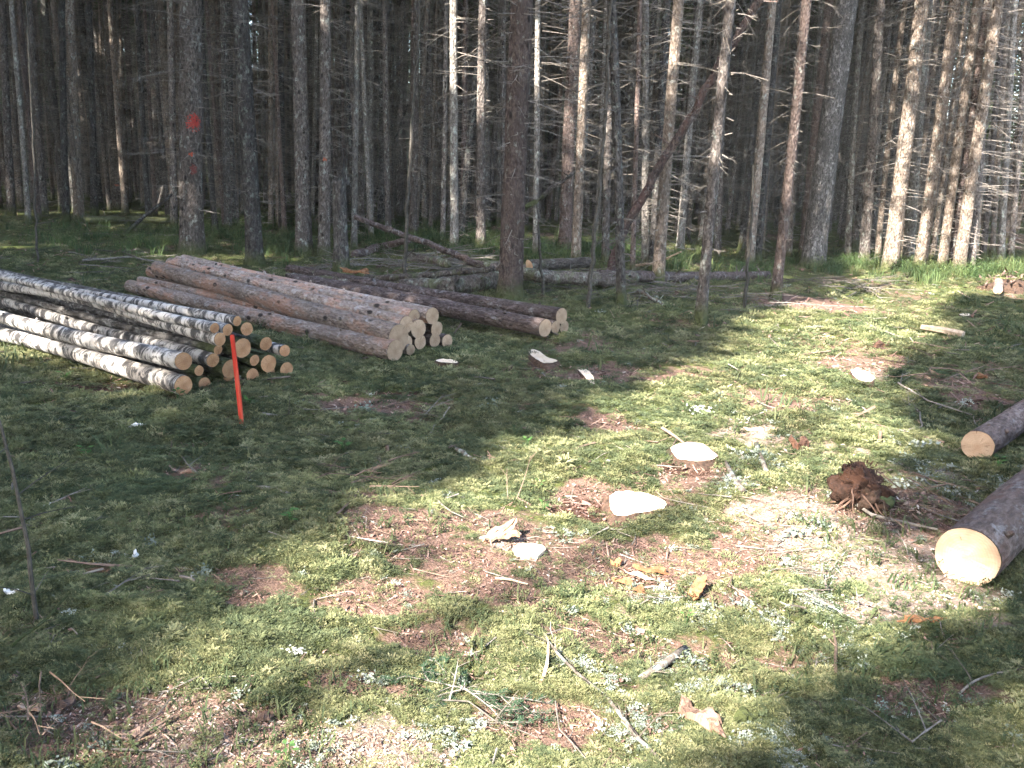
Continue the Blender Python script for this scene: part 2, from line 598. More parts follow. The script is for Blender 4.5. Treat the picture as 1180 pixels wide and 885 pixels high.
LITTER = [blob(200, 845, 0.55, 0.26, 1.1), blob(60, 820, 0.35, 0.2, 0.9), blob(330, 870, 0.5, 0.2, 0.9), blob(470, 610, 0.26, 0.2, 1.0), blob(430, 470, 0.5, 0.25, 0.75),
          blob(735, 655, 0.45, 0.28, 0.95), blob(690, 580, 0.3, 0.2, 1.2), blob(795, 545, 0.25, 0.2, 1.0), blob(240, 600, 0.5, 0.3, 0.5), blob(300, 660, 0.25, 0.2, 0.6),
          blob(1000, 420, 0.5, 0.5, 0.9), blob(1090, 440, 0.6, 0.5, 0.7), blob(930, 350, 0.8, 0.7, 1.0), blob(560, 600, 0.25, 0.2, 0.9), blob(630, 430, 0.4, 0.3, 0.5),
          blob(690, 432, 0.5, 0.3, 0.8), blob(1060, 590, 0.5, 0.4, 0.9), blob(1080, 800, 0.2, 0.12, 0.8), blob(430, 690, 0.2, 0.15, 0.8), blob(960, 580, 0.4, 0.3, 0.8),
          blob(410, 790, 0.25, 0.12, 0.9), blob(880, 460, 0.5, 0.5, 0.5), blob(840, 690, 0.3, 0.2, 0.6), blob(700, 740, 0.3, 0.2, 0.5), blob(250, 450, 0.5, 0.3, 0.4), blob(230, 545, 0.4, 0.3, 0.5), blob(520, 640, 0.25, 0.2, 0.8), blob(570, 680, 0.2, 0.12, 0.7), blob(480, 740, 0.22, 0.12, 0.7), blob(620, 830, 0.2, 0.1, 0.7), blob(870, 640, 0.3, 0.25, 0.7), blob(900, 760, 0.25, 0.15, 0.6), blob(680, 400, 0.6, 0.4, 0.4), blob(780, 430, 0.4, 0.3, 0.6), blob(960, 395, 0.4, 0.3, 0.6), blob(400, 570, 0.3, 0.2, 0.5), blob(690, 490, 0.25, 0.2, 0.8), blob(820, 380, 0.5, 0.3, 0.5)]
SAW = [blob(1010, 640, 0.42, 0.34, 1.3), blob(1080, 690, 0.34, 0.2, 1.15), blob(1010, 705, 0.3, 0.16, 0.9), blob(940, 620, 0.3, 0.25, 0.8), blob(580, 625, 0.16, 0.10, 1.2), blob(870, 500, 0.35, 0.4, 0.6), blob(1000, 430, 0.3, 0.3, 0.7),
       blob(430, 860, 0.3, 0.15, 0.6), blob(230, 850, 0.4, 0.2, 0.6), blob(890, 590, 0.35, 0.3, 0.7), blob(1140, 720, 0.25, 0.15, 0.7), blob(675, 430, 0.2, 0.15, 0.6), blob(960, 540, 0.9, 0.9, 0.42), blob(900, 700, 0.6, 0.4, 0.4), blob(700, 680, 0.6, 0.3, 0.3), blob(930, 470, 0.8, 0.8, 0.40)]
SOIL = [blob(665, 585, 0.20, 0.13, 1.3), blob(790, 540, 0.16, 0.12, 1.2), blob(455, 455, 0.35, 0.12, 0.7), blob(1000, 575, 0.2, 0.2, 1.0), blob(735, 668, 0.2, 0.12, 0.8),
        blob(700, 600, 0.15, 0.1, 1.0), blob(150, 445, 1.2, 0.3, 0.6), blob(630, 420, 0.25, 0.15, 0.8)]


def cover(x, y, blobs):
    t = np.zeros(np.shape(x))
    for bx, by, rx, ry, s in blobs:
        t = np.maximum(t, s * np.exp(-(((x - bx) / rx) ** 2 + ((y - by) / ry) ** 2)))
    return t


def masks(x, y):
    far = np.clip((np.hypot(x, y) - 9.0) / 5.0, 0, 1)
    li = cover(x, y, LITTER) + 0.42 * (fbm(x / 0.8, y / 0.8, 21) - 0.40) * 2 + 0.75 * (fbm(x / 0.28, y / 0.28, 27, 3) - 0.46) + far * 0.25 * (fbm(x / 2, y / 2, 31) + 0.2)
    sa = cover(x, y, SAW) + 0.3 * (fbm(x / 0.5, y / 0.5, 23) - 0.5) * 2
    so = cover(x, y, SOIL) + 0.25 * (fbm(x / 0.5, y / 0.5, 25) - 0.5) * 2
    return np.clip(li, 0, 1.3), np.clip(sa, 0, 1.3), np.clip(so, 0, 1.3)


# ------------------------------------------------------------------ ground
def axis(lo_f, hi_f, step, lo, hi, grow=1.13):
    mid = list(np.arange(lo_f, hi_f, step))
    s, a = step, hi_f
    up = []
    while a < hi:
        up.append(a)
        s *= grow
        a += s
    s, a = step, lo_f
    dn = []
    while a > lo:
        s *= grow
        a -= s
        dn.append(a)
    return np.array(dn[::-1] + mid + up)


def cushions(x, y):
    """rounded pillows of moss with creases between them"""
    x = x + 0.05 * (vn(x / .11, y / .11, 45) - .5)
    y = y + 0.05 * (vn(x / .11, y / .11, 46) - .5)
    b1 = 1 - np.abs(2 * vn(x / 0.17, y / 0.17, 41) - 1)
    b2 = 1 - np.abs(2 * vn(x / 0.075, y / 0.075, 43) - 1)
    return 0.042 * (np.sqrt(np.clip(1 - np.abs(1 - b1), 0, 1)) - .6) + 0.020 * (np.sqrt(np.clip(b2, 0, 1)) - .6)


def make_ground():
    xs = axis(-3.2, 3.4, 0.022, -400, 400)
    ys = axis(1.3, 7.0, 0.022, -120, 600)
    X, Y = np.meshgrid(xs, ys)
    x, y = X.ravel(), Y.ravel()
    near = np.clip((9.0 - np.hypot(x, y)) / 3.0, 0, 1)
    li, sa, so = masks(x, y)
    z = hgt(x, y)
    mossy = np.clip(1 - li - sa - so, 0, 1)
    z = z + near * cushions(x, y) * (0.3 + mossy)
    z = z - 0.012 * np.clip(so, 0, 1)
    nx, ny = len(xs), len(ys)
    idx = np.arange(nx * ny).reshape(ny, nx)
    f = np.stack([idx[:-1, :-1], idx[:-1, 1:], idx[1:, 1:], idx[1:, :-1]], -1).reshape(-1, 4)
    me = bpy.data.meshes.new('ground')
    me.vertices.add(len(x))
    me.vertices.foreach_set('co', np.stack([x, y, z], -1).ravel())
    me.loops.add(f.size)
    me.loops.foreach_set('vertex_index', f.ravel())
    me.polygons.add(len(f))
    me.polygons.foreach_set('loop_start', np.arange(0, f.size, 4))
    me.polygons.foreach_set('loop_total', np.full(len(f), 4))
    me.polygons.foreach_set('use_smooth', np.ones(len(f), bool))
    me.update()
    for nm, arr in (('litter', li), ('saw', sa), ('soil', so)):
        a = me.attributes.new(nm, 'FLOAT', 'POINT')
        a.data.foreach_set('value', arr.astype(np.float32))
    me.materials.append(MATS['forest_floor'])
    o = link('ground', me)
    tag(o, 'mossy forest floor with needle litter and sawdust', kind='structure')


make_ground()

# ------------------------------------------------------------------ trees
def trunk_mesh(name, mat, r0, H, seed, sides=14, step=0.35, bow=(0, 0), flare=0.35, fine=False, taper=0.8, rough=0.05):
    R = random.Random(seed)
    from mathutils import noise as mn
    mb = MB()
    zs, z = [-0.25], -0.25
    while z < H:
        z += step * (0.35 if z < 0.8 else (1 if z < 9 else 3))
        zs.append(min(z, H))
    off = Vector((R.random() * 90, R.random() * 90, 0))
    w1, w2 = R.uniform(0.2, 0.5), R.uniform(0, 6)
    n = len(zs)
    for z in zs:
        t = max(z, 0) / H
        r = r0 * (1 - taper * t) * (1 + flare * math.exp(-max(z, -0.1) / 0.22))
        sw = math.sin(z * w1 + w2) - math.sin(w2)
        cx = bow[0] * math.sin(math.pi * min(t * 2.2, 1.0)) + 0.035 * sw
        cy = bow[1] * math.sin(math.pi * min(t * 2.2, 1.0)) + 0.03 * math.cos(z * w1 * 1.3 + w2)
        for k in range(sides):
            a = 2 * math.pi * k / sides
            u = Vector((math.cos(a), math.sin(a), 0))
            d = mn.noise(Vector((u.x * 2, u.y * 2, z * 1.5)) + off) * rough * 1.2 + mn.noise(Vector((u.x * 6, u.y * 6, z * 9)) + off) * rough * 0.7
            lobe = 0.10 * math.exp(-max(z, 0) / 0.25) * math.sin(a * 5 + w2)
            rr = r * (1 + d + lobe)
            mb.v.append(Vector((cx + u.x * rr, cy + u.y * rr, z)))
    for i in range(n - 1):
        for k in range(sides):
            a, b = i * sides + k, i * sides + (k + 1) % sides
            mb.f.append((a, b, b + sides, a + sides))
    mb.f.append(tuple((n - 1) * sides + k for k in range(sides)))
    return mb.mesh(name, mat, True)


def bare_twig(mb, p, d, ln, r, R, kids=4, droop=0.15, sides=3):
    pts, rad = [p.copy()], [r]
    q, dd = p.copy(), d.copy()
    seg = 3
    for i in range(seg):
        dd = (dd + Vector((R.uniform(-.12, .12), R.uniform(-.12, .12), -droop * R.uniform(0.2, 1.0) + (0.10 if i == seg - 1 else 0)))).normalized()
        q = q + dd * ln / seg
        pts.append(q.copy())
        rad.append(r * (1 - 0.75 * (i + 1) / seg))
    mb.ring_tube(pts, rad, sides, cap=False)
    for k in range(kids):
        t = R.uniform(0.3, 0.95)
        i = min(int(t * seg), seg - 1)
        b = pts[i].lerp(pts[i + 1], t * seg - i)
        ax = (pts[i + 1] - pts[i]).normalized()
        s = Vector((-ax.y, ax.x, 0)) * R.choice((-1, 1))
        e = (ax * 0.7 + s * R.uniform(0.5, 0.9) + Vector((0, 0, R.uniform(-.35, .25)))).normalized()
        l2 = ln * R.uniform(0.15, 0.42)
        mb.ring_tube([b, b + e * l2], [r * 0.42, r * 0.2], 3, cap=False)


def branches_mesh(seed, n, r_tr, z0, z1, lmax, thick, H=21.0):
    """the dead lower branches and stubs of a spruce"""
    R = random.Random(seed)
    mb = MB()
    z = z0
    while len(mb.v) < 1e6 and z < z1:
        k = R.randint(1, 4)
        a0 = R.uniform(0, 6.28)
        for j in range(k):
            a = a0 + 6.28 * j / k + R.uniform(-.4, .4)
            zz = max(0.3, z + R.uniform(-.22, .22))
            u = Vector((math.cos(a), math.sin(a), 0))
            r = r_tr * (1 - 0.8 * zz / H)
            p = u * r * 0.8 + Vector((0, 0, zz))
            q = R.random()
            low = min(1.0, 0.25 + zz / 3.5)
            if q < 0.45:
                ln = R.uniform(0.03, 0.14)      # broken stub
                mb.ring_tube([p, p + (u + Vector((0, 0, R.uniform(-.3, .2)))) * (ln + r * 0.2)], [thick * 1.2, thick * 0.6], 4)
            else:
                ln = lmax * R.uniform(0.25, 1.0) * low
                d = (u + Vector((0, 0, R.uniform(-.25, .2)))).normalized()
                bare_twig(mb, p, d, ln, thick * R.uniform(0.7, 1.2), R, R.randint(2, 6))
        z += (z1 - z0) / n * R.uniform(0.6, 1.4)
    return mb.mesh('dead_branches', 'twig')


def crown_mesh(seed, z0, H, rmax, dens=1.0):
    """the live crown of a spruce: drooping boughs carrying many needle sprays"""
    R = random.Random(seed)
    mb = MB()
    z = z0
    while z < H - 0.3:
        t = (z - z0) / (H - z0)
        rad = rmax * (1 - t) ** 0.8 * (0.55 + 0.45 * min(1, t * 5)) + 0.2
        k = R.randint(4, 6)
        a0 = R.uniform(0, 6.28)
        for j in range(k):
            if R.random() < 0.12:
                continue
            a = a0 + 6.28 * j / k + R.uniform(-.35, .35)
            u = Vector((math.cos(a), math.sin(a), 0))
            s = Vector((-u.y, u.x, 0))
            ln = rad * R.uniform(0.65, 1.1)
            m = max(3, int(ln / 0.20 * dens))
            for i in range(m):
                f = (i + 0.6) / m
                zz = z - 0.45 * ln * f * f + R.uniform(-.05, .05)
                c = u * (ln * f) + Vector((0, 0, zz))
                for sd in (-1, 1):
                    wl = (0.20 + 0.45 * (1 - abs(f - 0.45))) * R.uniform(0.6, 1.1)
                    e = (u * 0.7 + s * sd * R.uniform(0.5, 1.0) + Vector((0, 0, R.uniform(-.7, -.1)))).normalized()
                    mb.leaf(c, e, Vector((R.uniform(-.5, .5), R.uniform(-.5, .5), 1)), wl, 0.13 * R.uniform(0.7, 1.3))
        z += R.uniform(0.32, 0.5)
    return mb.mesh('crown', 'needle')


TRUNKS = {b: [trunk_mesh('trunk', b, 1.0 * 0.1, 21.0, 50 + i * 7 + j, 10, 0.5, (0, 0), 0.35, rough=0.06) for i in range(4)]
          for j, b in enumerate(('bark_grey', 'bark_pale', 'bark_red', 'bark_dark', 'bark_tan'))}
BRANCH = [branches_mesh(100 + i, 110, 0.09, 0.4, 11.0, 1.4, 0.006) for i in range(7)]
BRANCH_NEAR = [branches_mesh(140 + i, 60, 0.13, 0.7, 7.5, 0.95, 0.0065) for i in range(4)]
CROWN = [crown_mesh(200 + i, 9.5, 21.0, 1.35, 0.75) for i in range(5)]


def tree(name, label, base, axis_dir, r, trunk, branch, crown, group, rz, cat='tree', bscale=1.0):
    q = Vector((0, 0, 1)).rotation_difference(axis_dir)
    root = empty(name, base, q @ Quaternion((0, 0, 1), rz))
    tag(root, label, cat, group)
    t = link('trunk', trunk, root)
    if trunk.name.startswith('trunk') and trunk.users > 1 or True:
        s = r / 0.1 if trunk.get('unit') else 1.0
        t.scale = (s, s, 1)
    if branch is not None:
        b = link('dead_branches', branch, root)
        b['kind'] = 'stuff'
        b.scale = (bscale, bscale, 1)
    if crown is not None:
        c = link('crown', crown, root)
        c['kind'] = 'stuff'
        c.rotation_euler = (0, 0, rz * 3)
    return root


for lst in TRUNKS.values():
    for me in lst:
        me['unit'] = 1

# the trunks one can tell apart: base x, base y, x where the stem leaves the frame at the top, width (photo pixels), bark, branches (n near, m mid, - none), label
MAIN = [
    (222, 292, 219, 29, 'bark_grey', 'n', 'stout grey spruce with a red paint mark behind the log piles'),
    (295, 306, 281, 20, 'bark_dark', 'n', 'dark lichen-crusted spruce right of the red-marked one'),
    (350, 294, 342, 19, 'bark_grey', 'n', 'straight grey knotty spruce behind the spruce log pile'),
    (373, 296, 377, 14, 'bark_grey', 'n', 'grey spruce with a small orange dot beside the broken snag'),
    (92, 255, 83, 11, 'bark_tan', 'm', 'sunlit tan spruce with mossy foot behind the birch logs'),
    (77, 256, 71, 8, 'bark_dark', 'm', 'thin dark spruce left of the sunlit tan trunk'),
    (32, 257, 15, 6, 'bark_pale', 'm', 'pale thin spruce leaning left behind the birch pile'),
    (51, 247, 35, 9, 'bark_grey', 'm', 'grey leaning spruce between two pale thin trunks'),
    (70, 242, 56, 6, 'bark_tan', 'm', 'very thin sunlit spruce just left of the dark thin one'),
    (136, 243, 127, 13, 'bark_grey', 'm', 'wide grey spruce with a faint orange spot at breast height'),
    (167, 238, 159, 8, 'bark_tan', 'm', 'thin reddish sunlit spruce left of the red-marked spruce'),
    (251, 246, 246, 7, 'bark_tan', 'm', 'bright sunlit thin trunk between the red-marked and the dark spruce'),
    (14, 248, 4, 9, 'bark_grey', 'm', 'grey spruce at the very edge behind the birch logs'),
    (108, 248, 99, 8, 'bark_dark', 'm', 'dark spruce right of the sunlit tan trunk'),
    (312, 262, 309, 6, 'bark_tan', 'm', 'thin sunlit stem right of the lichen-crusted spruce'),
    (325, 272, 321, 8, 'bark_dark', 'm', 'dark slim spruce left of the straight knotty spruce'),
    (408, 290, 408, 7, 'bark_pale', 'm', 'thin pale stem rising beside the upper end of the leaning pole'),
    (440, 262, 437, 10, 'bark_dark', 'm', 'dark thin spruce left of the wounded trunk'),
    (476, 275, 481, 8, 'bark_grey', 'm', 'grey spruce crossing behind the leaning pole'),
    (479, 272, 494, 6, 'bark_tan', 'm', 'thin lit stem leaning right beside the pole'),
    (510, 276, 514, 6, 'bark_grey', 'm', 'slim grey stem left of the whitish spruce'),
    (524, 288, 524, 10, 'bark_pale', 'm', 'whitish spruce with lichen above the end of the leaning pole'),
    (554, 286, 559, 11, 'bark_grey', 'm', 'straight grey spruce left of the big reddish trunk'),
    (588, 346, 600, 28, 'bark_red', 'n', 'big reddish brown spruce standing at the end of the leaning pole'),
    (617, 298, 622, 7, 'bark_pale', 'm', 'pale thin spruce right of the big reddish trunk'),
    (651, 292, 661, 15, 'bark_red', 'm', 'pinkish spruce sunlit high up, left of its greyish twin'),
    (663, 306, 680, 11, 'bark_tan', 'm', 'greyish tan spruce close right of the pinkish one'),
    (716, 354, 707, 11, 'bark_dark', 'm', 'slim dark spruce with mossy foot before the fallen logs'),
    (729, 318, 733, 6, 'bark_red', 'm', 'thin reddish stem right of the slim dark mossy one'),
    (744, 310, 740, 9, 'bark_pale', 'm', 'mottled grey stem behind the foot of the leaning dead trunk'),
    (752, 312, 767, 10, 'bark_dark', 'm', 'dark spruce crossed by the leaning dead trunk'),
    (758, 327, 779, 14, 'bark_tan', 'm', 'tan spruce with white lichen spots crossed by the dead trunk'),
    (806, 373, 847, 13, 'bark_grey', 'n', 'tilted grey spruce with mossy foot at the clearing edge'),  # darker bark stands in for shade on this stem
    (783, 292, 806, 9, 'bark_pale', 'm', 'lit slim stem right of the crossed tan spruce'),
    (863, 306, 890, 11, 'bark_tan', 'm', 'half lit spruce whose left side catches the sun'),
    (872, 303, 899, 9, 'bark_dark', 'm', 'shaded twin directly right of the half lit spruce'),
    (894, 347, 927, 12, 'bark_red', 'n', 'reddish leaning spruce with a very mossy foot'),
    (925, 296, 957, 11, 'bark_red', 'm', 'pink sunlit spruce half hidden by the dark curved trunk'),
    (976, 300, 993, 7, 'bark_pale', 'm', 'pale lit stem right of the dark curved trunk'),
    (996, 304, 1014, 12, 'bark_grey', 'm', 'shaded grey spruce right of the dark curved trunk'),
    (1025, 311, 1064, 18, 'bark_tan', 'm', 'stout sunlit spruce leaning right at the clearing end'),
    (1046, 304, 1068, 13, 'bark_pale', 'm', 'pale spruce close behind the stout sunlit one'),
    (1060, 309, 1104, 14, 'bark_tan', 'm', 'bright straight spruce beside the stout sunlit one'),
    (1085, 311, 1127, 11, 'bark_tan', 'm', 'slender bright spruce in the sunlit cluster'),
    (1096, 309, 1134, 9, 'bark_red', 'm', 'thin shaded reddish stem inside the sunlit cluster'),
    (1105, 314, 1147, 14, 'bark_tan', 'm', 'pale bright spruce ending the sunlit cluster'),
    (1117, 312, 1151, 9, 'bark_grey', 'm', 'grey twiggy stem at the shaded side of the sunlit cluster'),
    (1133, 300, 1158, 7, 'bark_grey', 'm', 'thin grey spruce beyond the sunlit cluster'),
    (1152, 302, 1172, 8, 'bark_pale', 'm', 'pale thin stem above the bark heap'),
    (1164, 300, 1186, 7, 'bark_grey', 'm', 'outermost grey stem above the bark heap'),
    (1040, 300, 1082, 8, 'bark_tan', 'm', 'slim tan stem between the stout sunlit spruce and the bright straight one'),
    (1073, 303, 1117, 7, 'bark_tan', 'm', 'slim lit stem just left of the slender bright spruce'),
    (1124, 302, 1140, 7, 'bark_tan', 'm', 'slim tan stem rising right of the pale bright spruce'),
    (1142, 296, 1166, 6, 'bark_tan', 'm', 'very slim sunlit stem left of the pale thin one above the bark heap'),
    (1010, 302, 1040, 7, 'bark_tan', 'm', 'slim tan stem left of the stout sunlit spruce'),
    (200, 262, 197, 8, 'bark_grey', 'm', 'slim grey stem close left of the red-marked spruce'),
    (270, 262, 266, 6, 'bark_dark', 'm', 'slim dark stem close left of the lichen-crusted spruce'),
    (697, 306, 706, 9, 'bark_grey', 'm', 'slim grey spruce behind the mossy dark stem'),
    (826, 300, 842, 8, 'bark_grey', 'm', 'grey stem behind the tilted mossy-footed spruce'),
    (908, 300, 925, 8, 'bark_grey', 'm', 'grey stem behind the reddish leaning spruce'),
]
FOREST_GROUP = 'spruce trunks of the forest'
TREE_AT = []


def red_paint(base_name, marks, col=(0.55, 0.045, 0.03)):
    """a copy of a bark with paint sprayed on it: marks are (z, angle, half height, half width) on the stem"""
    m = MATS[base_name].copy()
    nt = m.node_tree
    b = nt.nodes['Principled BSDF']
    src = b.inputs['Base Color'].links[0].from_socket
    tc = nt.nodes.new('ShaderNodeTexCoord')
    sp = nt.nodes.new('ShaderNodeSeparateXYZ')
    nt.links.new(tc.outputs['Object'], sp.inputs[0])
    at = nt.nodes.new('ShaderNodeMath')
    at.operation = 'ARCTAN2'
    nt.links.new(sp.outputs[1], at.inputs[0])
    nt.links.new(sp.outputs[0], at.inputs[1])
    nz = nt.nodes.new('ShaderNodeTexNoise')
    nz.inputs['Scale'].default_value = 34
    nz.inputs['Detail'].default_value = 6
    nt.links.new(tc.outputs['Object'], nz.inputs['Vector'])

    def M(op, a, c):
        nd = nt.nodes.new('ShaderNodeMath')
        nd.operation = op
        for i, v in enumerate((a, c)):
            if isinstance(v, (int, float)):
                nd.inputs[i].default_value = v
            else:
                nt.links.new(v, nd.inputs[i])
        return nd.outputs[0]
    cur = src
    for z, a, hz, ha, cc in marks:
        e = M('ADD', M('POWER', M('DIVIDE', M('SUBTRACT', sp.outputs[2], z), hz), 2.0), M('POWER', M('DIVIDE', M('SUBTRACT', at.outputs[0], a), ha), 2.0))
        v = M('SUBTRACT', M('ADD', 1.0, M('MULTIPLY', M('SUBTRACT', nz.outputs['Fac'], 0.5), 4.5)), e)
        rp = nt.nodes.new('ShaderNodeValToRGB')
        rp.color_ramp.elements[0].position = 0.12
        rp.color_ramp.elements[1].position = 0.7
        rp.color_ramp.elements[1].color = (0.8, 0.8, 0.8, 1)
        nt.links.new(v, rp.inputs[0])
        mx = nt.nodes.new('ShaderNodeMix')
        mx.data_type = 'RGBA'
        nt.links.new(rp.outputs[0], mx.inputs[0])
        nt.links.new(cur, mx.inputs[6])
        mx.inputs[7].default_value = S(cc)
        cur = mx.outputs[2]
    nt.links.new(cur, b.inputs['Base Color'])
    return m


for i, (xb, yb, xt, w, bk, br, label) in enumerate(MAIN):
    B = gp(xb, yb)
    depth = float((np.array(B) - np.array((0, 0, CAM_H))) @ CF)
    T = at_plane(xt, 0, B, Vector((0, 1, 0)))
    ax = (T - B).normalized()
    ax = (ax + Vector((0, rnd.uniform(-.015, .015), 0))).normalized()
    r = w * depth / F / 2
    r = min(r, 0.22)
    face = math.atan2(-B.y, -B.x)          # the side that faces the viewer
    tm = trunk_mesh('trunk', bk, r * 0.97, 21.0, 900 + i, 16, 0.22 if br == 'n' else 0.3, (0, 0), 0.3, True, 0.75, 0.085 if br == 'n' else 0.07)
    if i == 0:
        zc = lambda y: (at_plane(222, y, B, Vector((0, 1, 0))) - B).length
        tm.materials[0] = red_paint(bk, [(zc(141), face + 0.25, 0.16, 0.8, (0.42, 0.042, 0.03)), (zc(178), face, 0.045, 0.25, (0.42, 0.075, 0.035)), (zc(195), face + 0.15, 0.10, 0.35, (0.16, 0.04, 0.032))])
    if i == 3:
        tm.materials[0] = red_paint(bk, [((at_plane(373, 183, B, Vector((0, 1, 0))) - B).length, face, 0.05, 0.4, (0.36, 0.09, 0.04))])
    if i == 9:
        tm.materials[0] = red_paint(bk, [((at_plane(132, 213, B, Vector((0, 1, 0))) - B).length, face, 0.05, 0.5, (0.36, 0.10, 0.05))])
    bm_ = BRANCH_NEAR[i % 4] if br == 'n' else BRANCH[i % 7]
    tree('spruce_tree', label, B, ax, r, tm, bm_, CROWN[i % 5] if B.y > 9 else None, FOREST_GROUP, 0.0 if i in (0, 3, 9) else 0.0, bscale=max(0.85, r / 0.11) if br != 'n' else r / 0.13)
    TREE_AT.append((B.x, B.y, r))

# the dark curved trunk, rough old birch bark
B = gp(936, 308)
dep = float((np.array(B) - np.array((0, 0, CAM_H))) @ CF)
T = at_plane(975, 0, B, Vector((0, 1, 0)))
tm = trunk_mesh('trunk', 'bark_birch_rough', 26 * dep / F / 2, 20.0, 77, 18, 0.25, (-0.0, 0), 0.25, True, 0.6, 0.06)
tree('birch_tree', 'dark thick curved trunk, the darkest stem at the clearing edge', B, (T - B).normalized(), 0.2, tm, None, CROWN[1], FOREST_GROUP, 0.0)
TREE_AT.append((B.x, B.y, 0.2))

# the rest of the forest that one can tell apart
ZONES = [(-9999, 60, 'behind the far end of the birch logs'), (60, 200, 'left of the red-marked spruce'), (200, 330, 'between red-marked and knotty spruce'),
         (330, 470, 'behind the spruce log pile'), (470, 590, 'left of the big reddish spruce'), (590, 720, 'right of the big reddish spruce'),
         (720, 830, 'behind the leaning dead trunk'), (830, 940, 'behind the half lit spruce'), (940, 1060, 'right of the dark curved trunk'), (1060, 9999, 'behind the sunlit cluster')]
N_FILL = 232
cand = []
tries = 0
while len(cand) < N_FILL and tries < 60000:
    tries += 1
    y = 13.5 + 38 * rnd.random() ** 0.85
    x = rnd.uniform(-0.66, 0.66) * y * 1.02
    u, v, w = proj(np.array([x]), np.array([y]), np.array([0.0]))
    u, v = float(u[0]), float(v[0])
    if u < -40 or u > 1225:
        continue
    lim = 255 if u < 250 else (268 if u < 1000 else 285)
    if v > lim:
        continue
    if u > 1130 and y < 24:
        continue
    if 1085 < u and rnd.random() < 0.55:
        continue
    if any((x - a) ** 2 + (y - b) ** 2 < (0.75 + rr) ** 2 for a, b, rr in TREE_AT):
        continue
    TREE_AT.append((x, y, 0.1))
    cand.append((x, y, u))
KINDS = [('bark_grey', 'grey', 4), ('bark_pale', 'pale', 3), ('bark_dark', 'dark', 3), ('bark_red', 'reddish', 2), ('bark_tan', 'tan', 3)]
bag = [k for k in KINDS for _ in range(k[2])]
recs = []
for x, y, u in cand:
    k = rnd.choice(bag)
    r = rnd.choice((0.055, 0.07, 0.08, 0.09, 0.10, 0.12, 0.14))
    size = 'thin' if r < 0.085 else 'stouter'
    dist = 'near edge' if y < 22 else ('midway' if y < 34 else 'deep')
    zone = next(z[2] for z in ZONES if z[0] <= u < z[1])
    recs.append([x, y, u, k, r, (size, k[1], dist, zone)])
ORD = ['leftmost', 'second', 'third', 'fourth', 'fifth', 'sixth', 'seventh', 'eighth', 'ninth']
cls = {}
for q in sorted(recs, key=lambda q: q[2]):
    cls.setdefault(q[5], []).append(q)
for key, qs in cls.items():
    size, colr, dist, zone = key
    for j, q in enumerate(qs):
        if len(qs) == 1:
            lab = f'{size} {colr} spruce trunk {dist} in forest, {zone}'
        else:
            pre = 'leftmost' if j == 0 else f'{ORD[j]} from left'
            lab = f'{pre} {size} {colr} spruce {dist}, {zone}'
        q.append(lab)
for i, (x, y, u, k, r, key, lab) in enumerate(recs):
    a, l = rnd.uniform(0, 6.28), 0.06 * rnd.random() ** 1.5
    ax = Vector((math.cos(a) * l + 0.012, math.sin(a) * l, 1)).normalized()
    z = float(hgt(x, y))
    tree('spruce_tree', lab, Vector((x, y, z)), ax, r, TRUNKS[k[0]][i % 4], BRANCH[i % 7], CROWN[i % 5] if not (u > 1000 and i % 2) else None, FOREST_GROUP, rnd.uniform(0, 6.28), bscale=max(0.8, r / 0.09))

# ------------------------------------------------------------------ instanced masses (kind stuff)
def proto_collection(name, meshes):
    c = bpy.data.collections.new(name)
    for i, me in enumerate(meshes):
        o = bpy.data.objects.new(f'{name}_{i:02d}', me)
        c.objects.link(o)
    return c


def scatter(name, label, pts, rots, scl, idx, meshes):
    """one object: points that carry small pieces"""
    pts = np.asarray(pts, np.float32)
    n = len(pts)
    me = bpy.data.meshes.new(name)
    me.vertices.add(n)
    me.vertices.foreach_set('co', pts.ravel())
    for nm, typ, arr, key in (('rot', 'FLOAT_VECTOR', rots, 'vector'), ('scl', 'FLOAT_VECTOR', scl, 'vector'), ('pick', 'INT', idx, 'value')):
        a = me.attributes.new(nm, typ, 'POINT')
        arr = np.asarray(arr, np.int32 if typ == 'INT' else np.float32)
        a.data.foreach_set(key, arr.ravel())
    me.update()
    o = link(name, me)
    tag(o, label, kind='stuff')
    col = proto_collection(name + '_pieces', meshes)
    ng = bpy.data.node_groups.new(name + '_spread', 'GeometryNodeTree')
    ng.interface.new_socket('Geometry', in_out='INPUT', socket_type='NodeSocketGeometry')
    ng.interface.new_socket('Geometry', in_out='OUTPUT', socket_type='NodeSocketGeometry')
    gi, go = ng.nodes.new('NodeGroupInput'), ng.nodes.new('NodeGroupOutput')
    ci = ng.nodes.new('GeometryNodeCollectionInfo')
    ci.inputs['Collection'].default_value = col
    ci.inputs['Separate Children'].default_value = True
    ci.inputs['Reset Children'].default_value = True
    ip = ng.nodes.new('GeometryNodeInstanceOnPoints')
    ip.inputs['Pick Instance'].default_value = True

    def na(nm, typ):
        d = ng.nodes.new('GeometryNodeInputNamedAttribute')
        d.data_type = typ
        d.inputs['Name'].default_value = nm
        return d.outputs['Attribute']
    L = ng.links.new
    L(gi.outputs[0], ip.inputs['Points'])
    L(ci.outputs[0], ip.inputs['Instance'])
    L(na('pick', 'INT'), ip.inputs['Instance Index'])
    e2r = ng.nodes.new('FunctionNodeEulerToRotation')
    L(na('rot', 'FLOAT_VECTOR'), e2r.inputs[0])
    L(e2r.outputs[0], ip.inputs['Rotation'])
    L(na('scl', 'FLOAT_VECTOR'), ip.inputs['Scale'])
    L(ip.outputs[0], go.inputs[0])
    md = o.modifiers.new('spread', 'NODES')
    md.node_group = ng
    return o


